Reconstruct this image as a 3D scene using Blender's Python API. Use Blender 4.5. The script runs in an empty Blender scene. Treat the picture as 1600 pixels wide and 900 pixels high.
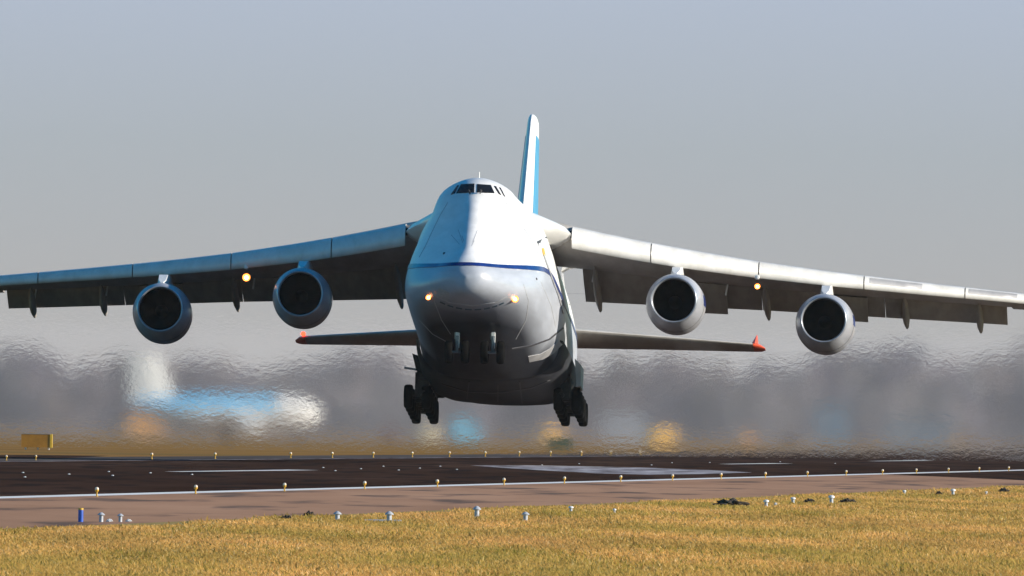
import bpy, bmesh, math, random
import numpy as np
from mathutils import Vector, Matrix
from mathutils.bvhtree import BVHTree

random.seed(7)
rng = np.random.default_rng(11)
scene = bpy.context.scene
col = scene.collection

# ------------------------------------------------------------------ camera
F_PX = 59000.0            # focal length in pixels of a 1600 px wide frame (a very long lens)
CAM_H = 2.214             # photographer's eye height above the airfield
ROLL = math.atan(0.01445)
PITCH = math.atan(211.6 * math.cos(ROLL) / F_PX)
cR = Vector((math.cos(ROLL), 0, math.sin(ROLL)))
_u0 = Vector((-math.sin(ROLL), 0, math.cos(ROLL)))
_f0 = Vector((0, 1, 0))
cF = _f0 * math.cos(PITCH) + _u0 * math.sin(PITCH)
cU = _u0 * math.cos(PITCH) - _f0 * math.sin(PITCH)
CAM = Vector((0, 0, CAM_H))
cam_data = bpy.data.cameras.new('camera')
cam_data.sensor_width = 36.0
cam_data.lens = F_PX * 36.0 / 1600.0
cam_data.clip_start = 1.0
cam_data.clip_end = 60000.0
cam = bpy.data.objects.new('camera', cam_data)
col.objects.link(cam)
_m = Matrix((cR, cU, -cF)).transposed().to_4x4()
_m.translation = CAM
cam.matrix_world = _m
scene.camera = cam

# ------------------------------------------------------------------ light
SUN_EL = math.radians(17.0)
SUN_A = math.radians(79.0)          # azimuth measured from "towards the camera" round to the right
SUN = Vector((math.cos(SUN_EL) * math.sin(SUN_A), -math.cos(SUN_EL) * math.cos(SUN_A), math.sin(SUN_EL)))
sun_data = bpy.data.lights.new('sun', 'SUN')
sun_data.energy = 5.0
sun_data.angle = math.radians(0.5)
sun_data.color = (1.0, 0.90, 0.76)
sun = bpy.data.objects.new('sun', sun_data)
col.objects.link(sun)
sun.rotation_euler = SUN.to_track_quat('Z', 'Y').to_euler()
sun.location = (60, 0, 40)

world = bpy.data.worlds.new('World')
scene.world = world
world.use_nodes = True
wn = world.node_tree.nodes
wl = world.node_tree.links
wn.clear()
w_out = wn.new('ShaderNodeOutputWorld')
w_mix = wn.new('ShaderNodeMixShader')
w_sky = wn.new('ShaderNodeTexSky')
w_sky.sky_type = 'NISHITA'
w_sky.sun_disc = False
w_sky.sun_elevation = SUN_EL
w_sky.sun_rotation = math.atan2(SUN.x, SUN.y)
w_sky.air_density = 1.0
w_sky.dust_density = 0.1
w_sky.ozone_density = 2.0
w_bg = wn.new('ShaderNodeBackground')
w_bg.inputs['Strength'].default_value = 0.10
w_sat = wn.new('ShaderNodeHueSaturation')
w_sat.inputs['Saturation'].default_value = 2.25
wl.new(w_sky.outputs[0], w_sat.inputs['Color'])
wl.new(w_sat.outputs[0], w_bg.inputs['Color'])
w_geo = wn.new('ShaderNodeTexCoord')
w_sep = wn.new('ShaderNodeSeparateXYZ')
wl.new(w_geo.outputs['Generated'], w_sep.inputs[0])
w_ramp = wn.new('ShaderNodeValToRGB')           # the hazy air low over the horizon
w_map = wn.new('ShaderNodeMapRange')
w_map.inputs['From Min'].default_value = 0.0
w_map.inputs['From Max'].default_value = 0.0118
wl.new(w_sep.outputs['Z'], w_map.inputs['Value'])
wl.new(w_map.outputs[0], w_ramp.inputs['Fac'])
el = w_ramp.color_ramp.elements
el[0].position = 0.0
el[0].color = (0.450, 0.425, 0.400, 1)
el[1].position = 1.0
el[1].color = (0.425, 0.486, 0.590, 1)
e = el.new(0.30)
e.color = (0.412, 0.415, 0.420, 1)
e = el.new(0.62)
e.color = (0.398, 0.436, 0.472, 1)
w_bg2 = wn.new('ShaderNodeBackground')
w_bg2.inputs['Strength'].default_value = 0.74
wl.new(w_ramp.outputs[0], w_bg2.inputs['Color'])
w_fac = wn.new('ShaderNodeMapRange')
w_fac.interpolation_type = 'SMOOTHSTEP'
w_fac.inputs['From Min'].default_value = 0.013
w_fac.inputs['From Max'].default_value = 0.05
wl.new(w_sep.outputs['Z'], w_fac.inputs['Value'])
wl.new(w_fac.outputs[0], w_mix.inputs['Fac'])
wl.new(w_bg2.outputs[0], w_mix.inputs[1])
wl.new(w_bg.outputs[0], w_mix.inputs[2])
wl.new(w_mix.outputs[0], w_out.inputs['Surface'])

vs = scene.view_settings
vs.view_transform = 'Standard'
vs.look = 'None'
vs.exposure = 0.50
vs.gamma = 1.0
scene.render.engine = 'CYCLES'
scene.cycles.max_bounces = 10
scene.cycles.volume_bounces = 1
scene.cycles.use_denoising = True

# ------------------------------------------------------------------ pixel helpers (1600 x 900 photograph)
def ray(px, py):
    return cF * F_PX + cR * (px - 800.0) - cU * (py - 450.0)

def ground(px, py, z=0.0):
    d = ray(px, py)
    return CAM + d * ((z - CAM_H) / d.z)

def at(px, py, y):
    d = ray(px, py)
    return CAM + d * (y / d.y)

def column_on_line(px, v):
    """Ground point where pixel column px (near the horizon) meets the line of lateral offset v of the runway."""
    lo, hi = 300.0, 20000.0
    f = lambda y: (at_x(px, y) * RUN_N.x + y * RUN_N.y) - v
    a = f(lo)
    for _ in range(60):
        m = 0.5 * (lo + hi)
        if (f(m) > 0) == (a > 0):
            lo = m
        else:
            hi = m
    return Vector((at_x(px, lo), lo, 0))

def at_x(px, y):
    return (px - 800.0) / F_PX * y

TH = math.atan(2285.0 / F_PX)
RUN_U = Vector((math.sin(TH), math.cos(TH), 0))       # along the runway, away from the camera
RUN_N = Vector((math.cos(TH), -math.sin(TH), 0))      # across it, towards the camera's side

def uv(u, v, z=0.0):
    p = RUN_U * u + RUN_N * v
    return Vector((p.x, p.y, z))

# ------------------------------------------------------------------ material helpers
def new_mat(name):
    m = bpy.data.materials.new(name)
    m.use_nodes = True
    nt = m.node_tree
    b = nt.nodes.get('Principled BSDF')
    return m, nt, b

def N(nt, t, **kw):
    n = nt.nodes.new(t)
    for k, v in kw.items():
        if k in n.inputs.keys():
            n.inputs[k].default_value = v
        else:
            setattr(n, k, v)
    return n

def noise_mat(name, c1, c2, scale=5.0, rough=0.5, detail=5.0, stretch=(1, 1, 1), metallic=0.0, bump=0.0,
              lo=0.35, hi=0.68, bump_scale=None, attr=None, spec=0.5, rough2=None):
    m, nt, b = new_mat(name)
    tc = N(nt, 'ShaderNodeTexCoord')
    mp = N(nt, 'ShaderNodeMapping')
    mp.inputs['Scale'].default_value = stretch
    nt.links.new(tc.outputs['Object'], mp.inputs['Vector'])
    no = N(nt, 'ShaderNodeTexNoise', Scale=scale, Detail=detail, Roughness=0.62)
    nt.links.new(mp.outputs[0], no.inputs['Vector'])
    r = N(nt, 'ShaderNodeValToRGB')
    r.color_ramp.elements[0].position = lo
    r.color_ramp.elements[1].position = hi
    r.color_ramp.elements[0].color = (*c1, 1)
    r.color_ramp.elements[1].color = (*c2, 1)
    nt.links.new(no.outputs['Fac'], r.inputs['Fac'])
    colour = r.outputs[0]
    if attr:
        a = N(nt, 'ShaderNodeAttribute', attribute_name=attr)
        mx = N(nt, 'ShaderNodeMix', data_type='RGBA', blend_type='MULTIPLY')
        mx.inputs[0].default_value = 1.0
        nt.links.new(a.outputs['Color'], mx.inputs[6])
        nt.links.new(colour, mx.inputs[7])
        colour = mx.outputs[2]
    nt.links.new(colour, b.inputs['Base Color'])
    b.inputs['Roughness'].default_value = rough
    if rough2 is not None:
        rm = N(nt, 'ShaderNodeMapRange')
        rm.inputs['To Min'].default_value = rough
        rm.inputs['To Max'].default_value = rough2
        nt.links.new(no.outputs['Fac'], rm.inputs['Value'])
        nt.links.new(rm.outputs[0], b.inputs['Roughness'])
    b.inputs['Metallic'].default_value = metallic
    b.inputs['Specular IOR Level'].default_value = spec
    if bump:
        bn = N(nt, 'ShaderNodeTexNoise', Scale=bump_scale or scale * 4, Detail=6.0)
        nt.links.new(mp.outputs[0], bn.inputs['Vector'])
        bp = N(nt, 'ShaderNodeBump', Strength=bump, Distance=0.05)
        nt.links.new(bn.outputs['Fac'], bp.inputs['Height'])
        nt.links.new(bp.outputs[0], b.inputs['Normal'])
    return m

def emit_mat(name, c, strength):
    m, nt, b = new_mat(name)
    b.inputs['Base Color'].default_value = (*c, 1)
    b.inputs['Emission Color'].default_value = (*c, 1)
    b.inputs['Emission Strength'].default_value = strength
    return m

M = {}
M['hull'] = noise_mat('hull_paint', (0.84, 0.84, 0.83), (1, 1, 1), 1.3, 0.28, bump=0.10, bump_scale=1.6, stretch=(1.0, 0.25, 1.6), attr='paint_and_shade', rough2=0.45, spec=0.30)
_nt = M['hull'].node_tree
_b = _nt.nodes['Principled BSDF']
_at = [n for n in _nt.nodes if n.type == 'ATTRIBUTE'][0]
_bw = _nt.nodes.new('ShaderNodeRGBToBW')
_mr = _nt.nodes.new('ShaderNodeMapRange')
_mr.inputs['From Min'].default_value = 0.04; _mr.inputs['From Max'].default_value = 0.45
_mr.inputs['To Min'].default_value = 0.02; _mr.inputs['To Max'].default_value = 0.36
_nt.links.new(_at.outputs['Color'], _bw.inputs[0]); _nt.links.new(_bw.outputs[0], _mr.inputs['Value'])
_nt.links.new(_mr.outputs[0], _b.inputs['Specular IOR Level'])
M['white'] = noise_mat('white_paint', (0.70, 0.70, 0.68), (0.82, 0.82, 0.80), 1.4, 0.33, stretch=(1, 0.3, 1))
M['slat'] = noise_mat('slat_paint', (0.56, 0.55, 0.52), (0.72, 0.71, 0.69), 1.1, 0.34, stretch=(1.3, 0.5, 1), lo=0.3)
M['slat_bare'] = noise_mat('slat_worn_metal', (0.36, 0.35, 0.35), (0.46, 0.45, 0.44), 1.6, 0.36, metallic=0.25)
M['wing'] = noise_mat('wing_grey_paint', (0.36, 0.34, 0.31), (0.48, 0.46, 0.43), 0.8, 0.55, spec=0.15, stretch=(1.5, 0.4, 1))
M['flap'] = noise_mat('flap_grey_paint', (0.30, 0.275, 0.245), (0.40, 0.37, 0.335), 0.9, 0.6, spec=0.15, stretch=(2.0, 0.5, 1))
M['belly'] = noise_mat('belly_shade_grey', (0.026, 0.028, 0.035), (0.048, 0.051, 0.06), 0.8, 0.55, spec=0.12, stretch=(1.2, 0.3, 1))  # light grey belly darkened to near black, its shade put into the colour
M['seam'] = noise_mat('dark_seam', (0.03, 0.03, 0.035), (0.06, 0.06, 0.07), 8.0, 0.6)
M['hatch'] = noise_mat('door_seam', (0.35, 0.36, 0.38), (0.48, 0.49, 0.5), 8.0, 0.5)
M['teal_seam'] = noise_mat('visor_teal', (0.02, 0.06, 0.09), (0.04, 0.09, 0.12), 4.0, 0.5)
M['blue'] = noise_mat('cheatline_blue', (0.006, 0.02, 0.13), (0.01, 0.035, 0.20), 2.0, 0.3)
M['cyan'] = noise_mat('fin_light_blue', (0.035, 0.27, 0.50), (0.05, 0.33, 0.57), 1.0, 0.35)
M['red'] = noise_mat('tip_red', (0.60, 0.07, 0.03), (0.75, 0.11, 0.045), 2.0, 0.4)
M['glass'] = noise_mat('cockpit_glass', (0.006, 0.007, 0.009), (0.012, 0.013, 0.016), 2.0, 0.12, spec=0.15)
M['tyre'] = noise_mat('tyre_rubber', (0.004, 0.004, 0.004), (0.009, 0.009, 0.009), 6.0, 0.85, spec=0.04)
M['rim'] = noise_mat('wheel_metal', (0.06, 0.06, 0.06), (0.11, 0.11, 0.11), 6.0, 0.55, metallic=0.3)
M['strut'] = noise_mat('strut_metal', (0.16, 0.18, 0.20), (0.34, 0.37, 0.40), 5.0, 0.35, metallic=0.55)
M['gear_dark'] = noise_mat('gear_bay_dark', (0.025, 0.024, 0.024), (0.06, 0.056, 0.052), 3.0, 0.7, spec=0.1)
M['nacelle'] = noise_mat('nacelle_paint', (0.30, 0.31, 0.34), (0.40, 0.41, 0.44), 1.4, 0.30, stretch=(1, 0.4, 1))
M['lip'] = noise_mat('inlet_lip_metal', (0.34, 0.36, 0.40), (0.48, 0.50, 0.54), 2.0, 0.28, metallic=0.5)
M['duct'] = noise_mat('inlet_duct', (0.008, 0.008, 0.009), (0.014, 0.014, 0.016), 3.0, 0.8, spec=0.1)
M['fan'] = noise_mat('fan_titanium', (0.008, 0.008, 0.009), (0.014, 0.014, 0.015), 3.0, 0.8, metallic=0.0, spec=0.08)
M['hot'] = noise_mat('nozzle_steel', (0.10, 0.085, 0.07), (0.2, 0.17, 0.15), 3.0, 0.45, metallic=0.8)
M['lamp_core'] = emit_mat('lamp_core', (1.0, 0.74, 0.34), 8.0)
M['lamp_bowl'] = emit_mat('lamp_bowl', (1.0, 0.30, 0.03), 0.75)
M['lamp_small'] = emit_mat('lamp_small', (1.0, 0.9, 0.75), 3.0)
M['beacon'] = emit_mat('beacon_red', (1.0, 0.05, 0.02), 4.0)
M['yellow_mark'] = noise_mat('yellow_marking', (0.55, 0.33, 0.03), (0.7, 0.42, 0.05), 6.0, 0.5)

# ------------------------------------------------------------------ mesh builder
class MB:
    def __init__(self):
        self.v, self.f = [], []

    def add(self, vs_, fs_):
        o = len(self.v)
        self.v += [tuple(p) for p in vs_]
        self.f += [tuple(i + o for i in q) for q in fs_]

    def box(self, c, size, rot=None):
        x, y, z = [0.5 * s for s in size]
        pts = [Vector((sx * x, sy * y, sz * z)) for sz in (-1, 1) for sy in (-1, 1) for sx in (-1, 1)]
        if rot is not None:
            pts = [rot @ p for p in pts]
        c = Vector(c)
        self.add([p + c for p in pts], [(0, 2, 3, 1), (4, 5, 7, 6), (0, 1, 5, 4), (2, 6, 7, 3), (0, 4, 6, 2), (1, 3, 7, 5)])

    def loft(self, rings, closed=True, caps=True):
        n = len(rings[0])
        vs_ = [p for r in rings for p in r]
        fs_ = []
        m = n if closed else n - 1
        for i in range(len(rings) - 1):
            for j in range(m):
                k = (j + 1) % n
                fs_.append((i * n + j, i * n + k, (i + 1) * n + k, (i + 1) * n + j))
        if caps and closed:
            fs_.append(tuple(range(n - 1, -1, -1)))
            fs_.append(tuple((len(rings) - 1) * n + j for j in range(n)))
        self.add(vs_, fs_)

    def lathe(self, prof, origin, axis=(0, 1, 0), n=32, closed_profile=False):
        """prof: (distance along the axis, radius)."""
        a = Vector(axis).normalized()
        t = a.orthogonal().normalized()
        b = a.cross(t)
        o = Vector(origin)
        rings = []
        for (d, r) in prof:
            rings.append([o + a * d + (t * math.cos(2 * math.pi * k / n) + b * math.sin(2 * math.pi * k / n)) * max(r, 1e-4) for k in range(n)])
        if closed_profile:
            rings.append(rings[0])
        self.loft(rings, True, False)

    def tube(self, pts, r, n=8):
        pts = [Vector(p) for p in pts]
        rs = r if isinstance(r, (list, tuple)) else [r] * len(pts)
        rings = []
        for i, p in enumerate(pts):
            d = (pts[min(i + 1, len(pts) - 1)] - pts[max(i - 1, 0)]).normalized()
            t = d.orthogonal().normalized()
            b = d.cross(t)
            rings.append([p + (t * math.cos(2 * math.pi * k / n) + b * math.sin(2 * math.pi * k / n)) * rs[i] for k in range(n)])
        self.loft(rings)

    def build(self, name, mat, parent=None, smooth=None):
        me = bpy.data.meshes.new(name)
        me.from_pydata(self.v, [], self.f)
        bm = bmesh.new()
        bm.from_mesh(me)
        bmesh.ops.recalc_face_normals(bm, faces=bm.faces)
        bm.to_mesh(me)
        bm.free()
        me.materials.append(mat)
        o = bpy.data.objects.new(name, me)
        col.objects.link(o)
        if parent is not None:
            o.parent = parent
        if smooth is not None:
            me.shade_smooth()
            if smooth < 180:
                me.set_sharp_from_angle(angle=math.radians(smooth))
        return o

def empty(name, loc=(0, 0, 0), rz=0.0):
    o = bpy.data.objects.new(name, None)
    o.empty_display_size = 0.3
    col.objects.link(o)
    o.location = loc
    o.rotation_euler = (0, 0, rz)
    return o

def tag(o, label=None, cat=None, group=None, kind=None):
    if label: o['label'] = label
    if cat: o['category'] = cat
    if group: o['group'] = group
    if kind: o['kind'] = kind
    return o

def copy_tree(o, parent=None):
    c = o.copy()
    col.objects.link(c)
    if parent is not None:
        c.parent = parent
    for ch in list(o.children):
        copy_tree(ch, c)
    return c

def sheet(name, pts, z, mat, kind='structure', parent=None):
    me = bpy.data.meshes.new(name)
    me.from_pydata([(p[0], p[1], z) for p in pts], [], [tuple(range(len(pts)))])
    bm = bmesh.new(); bm.from_mesh(me)
    bm.normal_update()
    if bm.faces[:][0].normal.z < 0:
        bmesh.ops.reverse_faces(bm, faces=bm.faces[:])
    bm.to_mesh(me); bm.free()
    me.materials.append(mat)
    o = bpy.data.objects.new(name, me)
    col.objects.link(o)
    if parent is not None:
        o.parent = parent
    if kind: o['kind'] = kind
    return o

# ================================================================== SETTING: GROUND
def ground_mat(name, stops, scale, detail=8, rough=0.95, stretch=(1, 1, 1), second=None, bump=0.0):
    m, nt, b = new_mat(name)
    tc = N(nt, 'ShaderNodeTexCoord')
    mp = N(nt, 'ShaderNodeMapping')
    mp.inputs['Scale'].default_value = stretch
    mp.inputs['Rotation'].default_value = (0, 0, TH)
    nt.links.new(tc.outputs['Object'], mp.inputs['Vector'])
    no = N(nt, 'ShaderNodeTexNoise', Scale=scale, Detail=detail, Roughness=0.65)
    nt.links.new(mp.outputs[0], no.inputs['Vector'])
    r = N(nt, 'ShaderNodeValToRGB')
    els = r.color_ramp.elements
    els[0].position, els[0].color = stops[0][0], (*stops[0][1], 1)
    els[1].position, els[1].color = stops[-1][0], (*stops[-1][1], 1)
    for p, c in stops[1:-1]:
        els.new(p).color = (*c, 1)
    nt.links.new(no.outputs['Fac'], r.inputs['Fac'])
    colour = r.outputs[0]
    if second:
        sc, c2, lo, hi, amt = second
        n2 = N(nt, 'ShaderNodeTexNoise', Scale=sc, Detail=4.0)
        nt.links.new(mp.outputs[0], n2.inputs['Vector'])
        mr = N(nt, 'ShaderNodeMapRange')
        mr.inputs['From Min'].default_value = lo
        mr.inputs['From Max'].default_value = hi
        mr.inputs['To Max'].default_value = amt
        nt.links.new(n2.outputs['Fac'], mr.inputs['Value'])
        mx = N(nt, 'ShaderNodeMix', data_type='RGBA')
        nt.links.new(mr.outputs[0], mx.inputs[0])
        nt.links.new(colour, mx.inputs[6])
        mx.inputs[7].default_value = (*c2, 1)
        colour = mx.outputs[2]
    nt.links.new(colour, b.inputs['Base Color'])
    b.inputs['Roughness'].default_value = rough
    b.inputs['Specular IOR Level'].default_value = 0.0
    if bump:
        bp = N(nt, 'ShaderNodeBump', Strength=bump, Distance=0.03)
        nt.links.new(no.outputs['Fac'], bp.inputs['Height'])
        nt.links.new(bp.outputs[0], b.inputs['Normal'])
    return m

M['field'] = ground_mat('winter_field', [(0.3, (0.23, 0.122, 0.040)), (0.55, (0.31, 0.17, 0.056)), (0.75, (0.38, 0.21, 0.072))], 0.02,
                        second=(0.004, (0.15, 0.125, 0.055), 0.45, 0.65, 0.5))
M['soil'] = ground_mat('near_turf_soil', [(0.3, (0.30, 0.215, 0.085)), (0.6, (0.40, 0.29, 0.12)), (0.8, (0.46, 0.34, 0.15))], 0.5)
M['asphalt'] = ground_mat('runway_asphalt', [(0.3, (0.038, 0.021, 0.015)), (0.55, (0.064, 0.036, 0.026)), (0.8, (0.105, 0.062, 0.046))], 0.10,
                          stretch=(1, 0.035, 1), rough=0.85, second=(0.5, (0.020, 0.018, 0.018), 0.5, 0.62, 0.7))
M['shoulder'] = ground_mat('shoulder_asphalt', [(0.28, (0.33, 0.185, 0.115)), (0.5, (0.45, 0.255, 0.16)), (0.75, (0.54, 0.315, 0.20))], 0.12,
                           stretch=(1, 0.05, 1), rough=0.9, second=(0.35, (0.10, 0.085, 0.08), 0.54, 0.66, 0.75))
M['shoulder_far'] = ground_mat('far_shoulder_asphalt', [(0.3, (0.07, 0.062, 0.06)), (0.7, (0.14, 0.12, 0.11))], 0.12, stretch=(1, 0.05, 1), rough=0.9)
M['line'] = ground_mat('white_line_paint', [(0.3, (0.76, 0.73, 0.69)), (0.6, (0.88, 0.85, 0.80))], 0.6, stretch=(1, 0.1, 1), rough=0.7)
M['line_worn'] = ground_mat('worn_white_paint', [(0.35, (0.12, 0.10, 0.10)), (0.52, (0.34, 0.31, 0.32)), (0.7, (0.60, 0.56, 0.56))], 0.35, stretch=(1.6, 0.05, 1), rough=0.75)

sheet('ground', [(-13000, -3000), (13000, -3000), (13000, 22000), (-13000, 22000)], 0.0, M['field'])
V_NEAR, V_FAR = -53.3, -95.5
V_GRASS = -37.5
sheet('taxi_shoulder', [uv(-1500, V_GRASS - 1), uv(9000, V_GRASS - 1), uv(9000, V_NEAR - 3), uv(-1500, V_NEAR - 3)], 0.004, M['shoulder'])
sheet('runway', [uv(-1500, V_NEAR - 0.4), uv(9000, V_NEAR - 0.4), uv(9000, V_FAR - 1.6), uv(-1500, V_FAR - 1.6)], 0.008, M['asphalt'])
sheet('far_shoulder', [uv(-1500, V_FAR - 1.6), uv(9000, V_FAR - 1.6), uv(9000, V_FAR - 9.5), uv(-1500, V_FAR - 9.5)], 0.005, M['shoulder_far'])
sheet('edge_line', [uv(-1500, V_NEAR + 0.6), uv(9000, V_NEAR + 0.6), uv(9000, V_NEAR - 0.65), uv(-1500, V_NEAR - 0.65)], 0.012, M['line'])
sheet('edge_line', [uv(-1500, V_FAR + 0.3), uv(9000, V_FAR + 0.3), uv(9000, V_FAR - 0.5), uv(-1500, V_FAR - 0.5)], 0.012, M['line_worn'])
for (x0, x1, v, w) in ((285, 475, -74.3, 0.9), (1142, 1222, -72.8, 0.9), (1372, 1450, -74.3, 0.9), (1575, 1640, -74.3, 0.9)):
    a, b_ = column_on_line(x0, v), column_on_line(x1, v)
    n = RUN_N * w * .8
    sheet('centreline_dash', [a + n * .1, a - n, b_ - n, b_ + n], 0.012, M['line'])
mk = [ground(*p) for p in ((735, 727.5), (820, 727), (900, 728.5), (1010, 731), (1110, 735), (1175, 738.6), (1100, 741), (1010, 742.2), (930, 739.8), (860, 736), (790, 731.5))]
sheet('aiming_marking', mk, 0.012, M['line_worn'])
# dark asphalt of the joining runway beyond the taxiway
dk = [ground(*p) for p in ((1385, 741.8), (1460, 744.5), (1545, 748.2), (1640, 752.5))]
sheet('joining_asphalt', [dk[0], dk[1], dk[2], dk[3], uv(2600, V_NEAR + 0.6), uv(1960, V_NEAR + 0.6)], 0.009, M['asphalt'])
# taxiway entering at the far side
tw = [ground(*p) for p in ((-160, 717), (95, 716.5), (170, 712.5), (60, 711), (-160, 711.5))]
sheet('far_taxiway', tw, 0.009, M['asphalt'])
grass_soil = sheet('grass_verge', [uv(380, V_GRASS - 1), uv(2600, V_GRASS - 1), uv(2600, -10), uv(380, 60)], 0.006, M['soil'])

# ------------------------------------------------------------------ dry mown grass, nearest verge
def grass_noise(x, y):
    a = np.sin(x * 0.9 + 1.3 * np.sin(y * 0.021)) * np.sin(y * 0.043 + 0.7 * x)
    b = np.sin(x * 2.3 + y * 0.11) * np.sin(x * 0.37 - y * 0.071 + 2.0)
    c = np.sin(x * 5.1 - y * 0.33) * np.sin(x * 1.7 + y * 0.19 + 1.0)
    return 0.45 * a + 0.35 * b + 0.25 * c

def make_grass():
    n_try = 820000
    # density falls with distance as the picture compresses it
    y = 505.0 * np.exp(rng.random(n_try) * math.log(1750.0 / 505.0))
    x = (rng.random(n_try) * 2 - 1) * (0.0136 * y * 1.18 + 1.2)
    v = x * RUN_N.x + y * RUN_N.y
    edge = V_GRASS + 0.5 * np.sin(y * 0.05) + 0.35 * np.sin(y * 0.13 + 1.0) + rng.normal(0, 0.25, n_try)
    keep = v > edge
    x, y = x[keep], y[keep]
    n = len(x)
    g = grass_noise(x, y)
    h = (0.045 + 0.04 * rng.random(n)) * (1.0 + 0.35 * g)
    tuft = np.sin(x * 7.3 + 1.7 * np.sin(y * .5)) * np.sin(y * .31 + 2.2 * np.sin(x * 3.1))
    h *= 1 + .55 * np.clip(tuft - .35, 0, 1) - .45 * np.clip(-tuft - .2, 0, 1)
    h *= np.where(rng.random(n) < 0.03, 1.5, 1.0)
    w = (0.007 + 0.011 * rng.random(n)) * (y / 700.0) ** 0.6
    ang = rng.random(n) * np.pi
    dx, dy = np.cos(ang) * w, np.sin(ang) * w
    lean = rng.normal(0, 0.045, n) - 0.012
    leany = rng.normal(0, 0.05, n)
    P = np.zeros((n, 5, 3))
    P[:, 0] = np.stack([x - dx, y - dy, np.zeros(n)], 1)
    P[:, 1] = np.stack([x + dx, y + dy, np.zeros(n)], 1)
    P[:, 2] = np.stack([x + dx * .8 + lean * .4, y + dy * .8 + leany * .4, h * .6], 1)
    P[:, 3] = np.stack([x - dx * .8 + lean * .4, y - dy * .8 + leany * .4, h * .6], 1)
    P[:, 4] = np.stack([x + lean, y + leany, h], 1)
    me = bpy.data.meshes.new('grass')
    idx = np.arange(n) * 5
    quads = np.stack([idx, idx + 1, idx + 2, idx + 3], 1)
    tris = np.stack([idx + 3, idx + 2, idx + 4], 1)
    me.vertices.add(n * 5)
    me.vertices.foreach_set('co', P.reshape(-1))
    loops = np.concatenate([quads.reshape(-1), tris.reshape(-1)])
    me.loops.add(len(loops))
    me.loops.foreach_set('vertex_index', loops.astype(np.int32))
    me.polygons.add(2 * n)
    starts = np.concatenate([np.arange(n) * 4, 4 * n + np.arange(n) * 3]).astype(np.int32)
    me.polygons.foreach_set('loop_start', starts)
    me.update(calc_edges=True)
    # real colours of the blades: straw, ochre, russet, olive
    pal = np.array([[0.74, 0.53, 0.21], [0.68, 0.45, 0.16], [0.54, 0.32, 0.11], [0.44, 0.36, 0.09], [0.25, 0.22, 0.065], [0.80, 0.65, 0.36]])
    k = np.zeros(n, int)
    r = rng.random(n)
    green = 0.06 + 0.50 * np.clip(g * 1.6 + 0.25 * np.sin(y * .02 + 1), 0, 1)
    k = np.where(r < green * .6, 3, np.where(r < green * .8, 4, np.where(r < green * .8 + .2, 2, np.where(r < .72, 1, np.where(r < .93, 0, 5)))))
    patch = 0.5 * np.sin(x * 1.1 + y * .031 + 2 * np.sin(y * .017)) + 0.5 * np.sin(x * .55 - y * .052 + 1.5 * np.sin(x * .8))
    c = pal[k] * (0.82 + 0.36 * rng.random((n, 1))) * (1 + .27 * patch)[:, None]
    zone = np.sin(x * .42 + 1.9 * np.sin(y * .011 + 1)) * np.sin(y * .024 + .9 * x * .35) + .5 * np.sin(x * 1.7 + y * .09) * np.sin(y * .06 - x * .6)
    zo = np.clip(zone, 0, 1)[:, None]; zr = np.clip(-zone, 0, 1)[:, None]
    c = c * (1 - .42 * zo) + np.array([.50, .41, .13]) * .42 * zo
    c = c * (1 - .40 * zr) + np.array([.58, .36, .16]) * .40 * zr
    c[:, 1] *= 0.865 * (1 - .07 * patch)
    c[:, 2] *= 0.70
    ca = np.ones((n, 5, 4))
    ca[:, :, :3] = c[:, None, :]
    at_ = me.color_attributes.new('blade', 'FLOAT_COLOR', 'POINT')
    at_.data.foreach_set('color', ca.reshape(-1).astype(np.float32))
    m, nt, b = new_mat('dry_grass')
    a = N(nt, 'ShaderNodeAttribute', attribute_name='blade')
    d = N(nt, 'ShaderNodeBsdfDiffuse')
    t = N(nt, 'ShaderNodeBsdfTranslucent')
    mx = N(nt, 'ShaderNodeMixShader', Fac=0.5)
    nt.links.new(a.outputs['Color'], d.inputs['Color'])
    nt.links.new(a.outputs['Color'], t.inputs['Color'])
    nt.links.new(d.outputs[0], mx.inputs[1])
    nt.links.new(t.outputs[0], mx.inputs[2])
    nt.links.new(mx.outputs[0], nt.nodes['Material Output'].inputs['Surface'])
    me.materials.append(m)
    o = bpy.data.objects.new('grass', me)
    col.objects.link(o)
    tag(o, 'short dry straw coloured grass on the verge beside the pavement', 'grass', kind='stuff')
    return o
make_grass()

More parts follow.
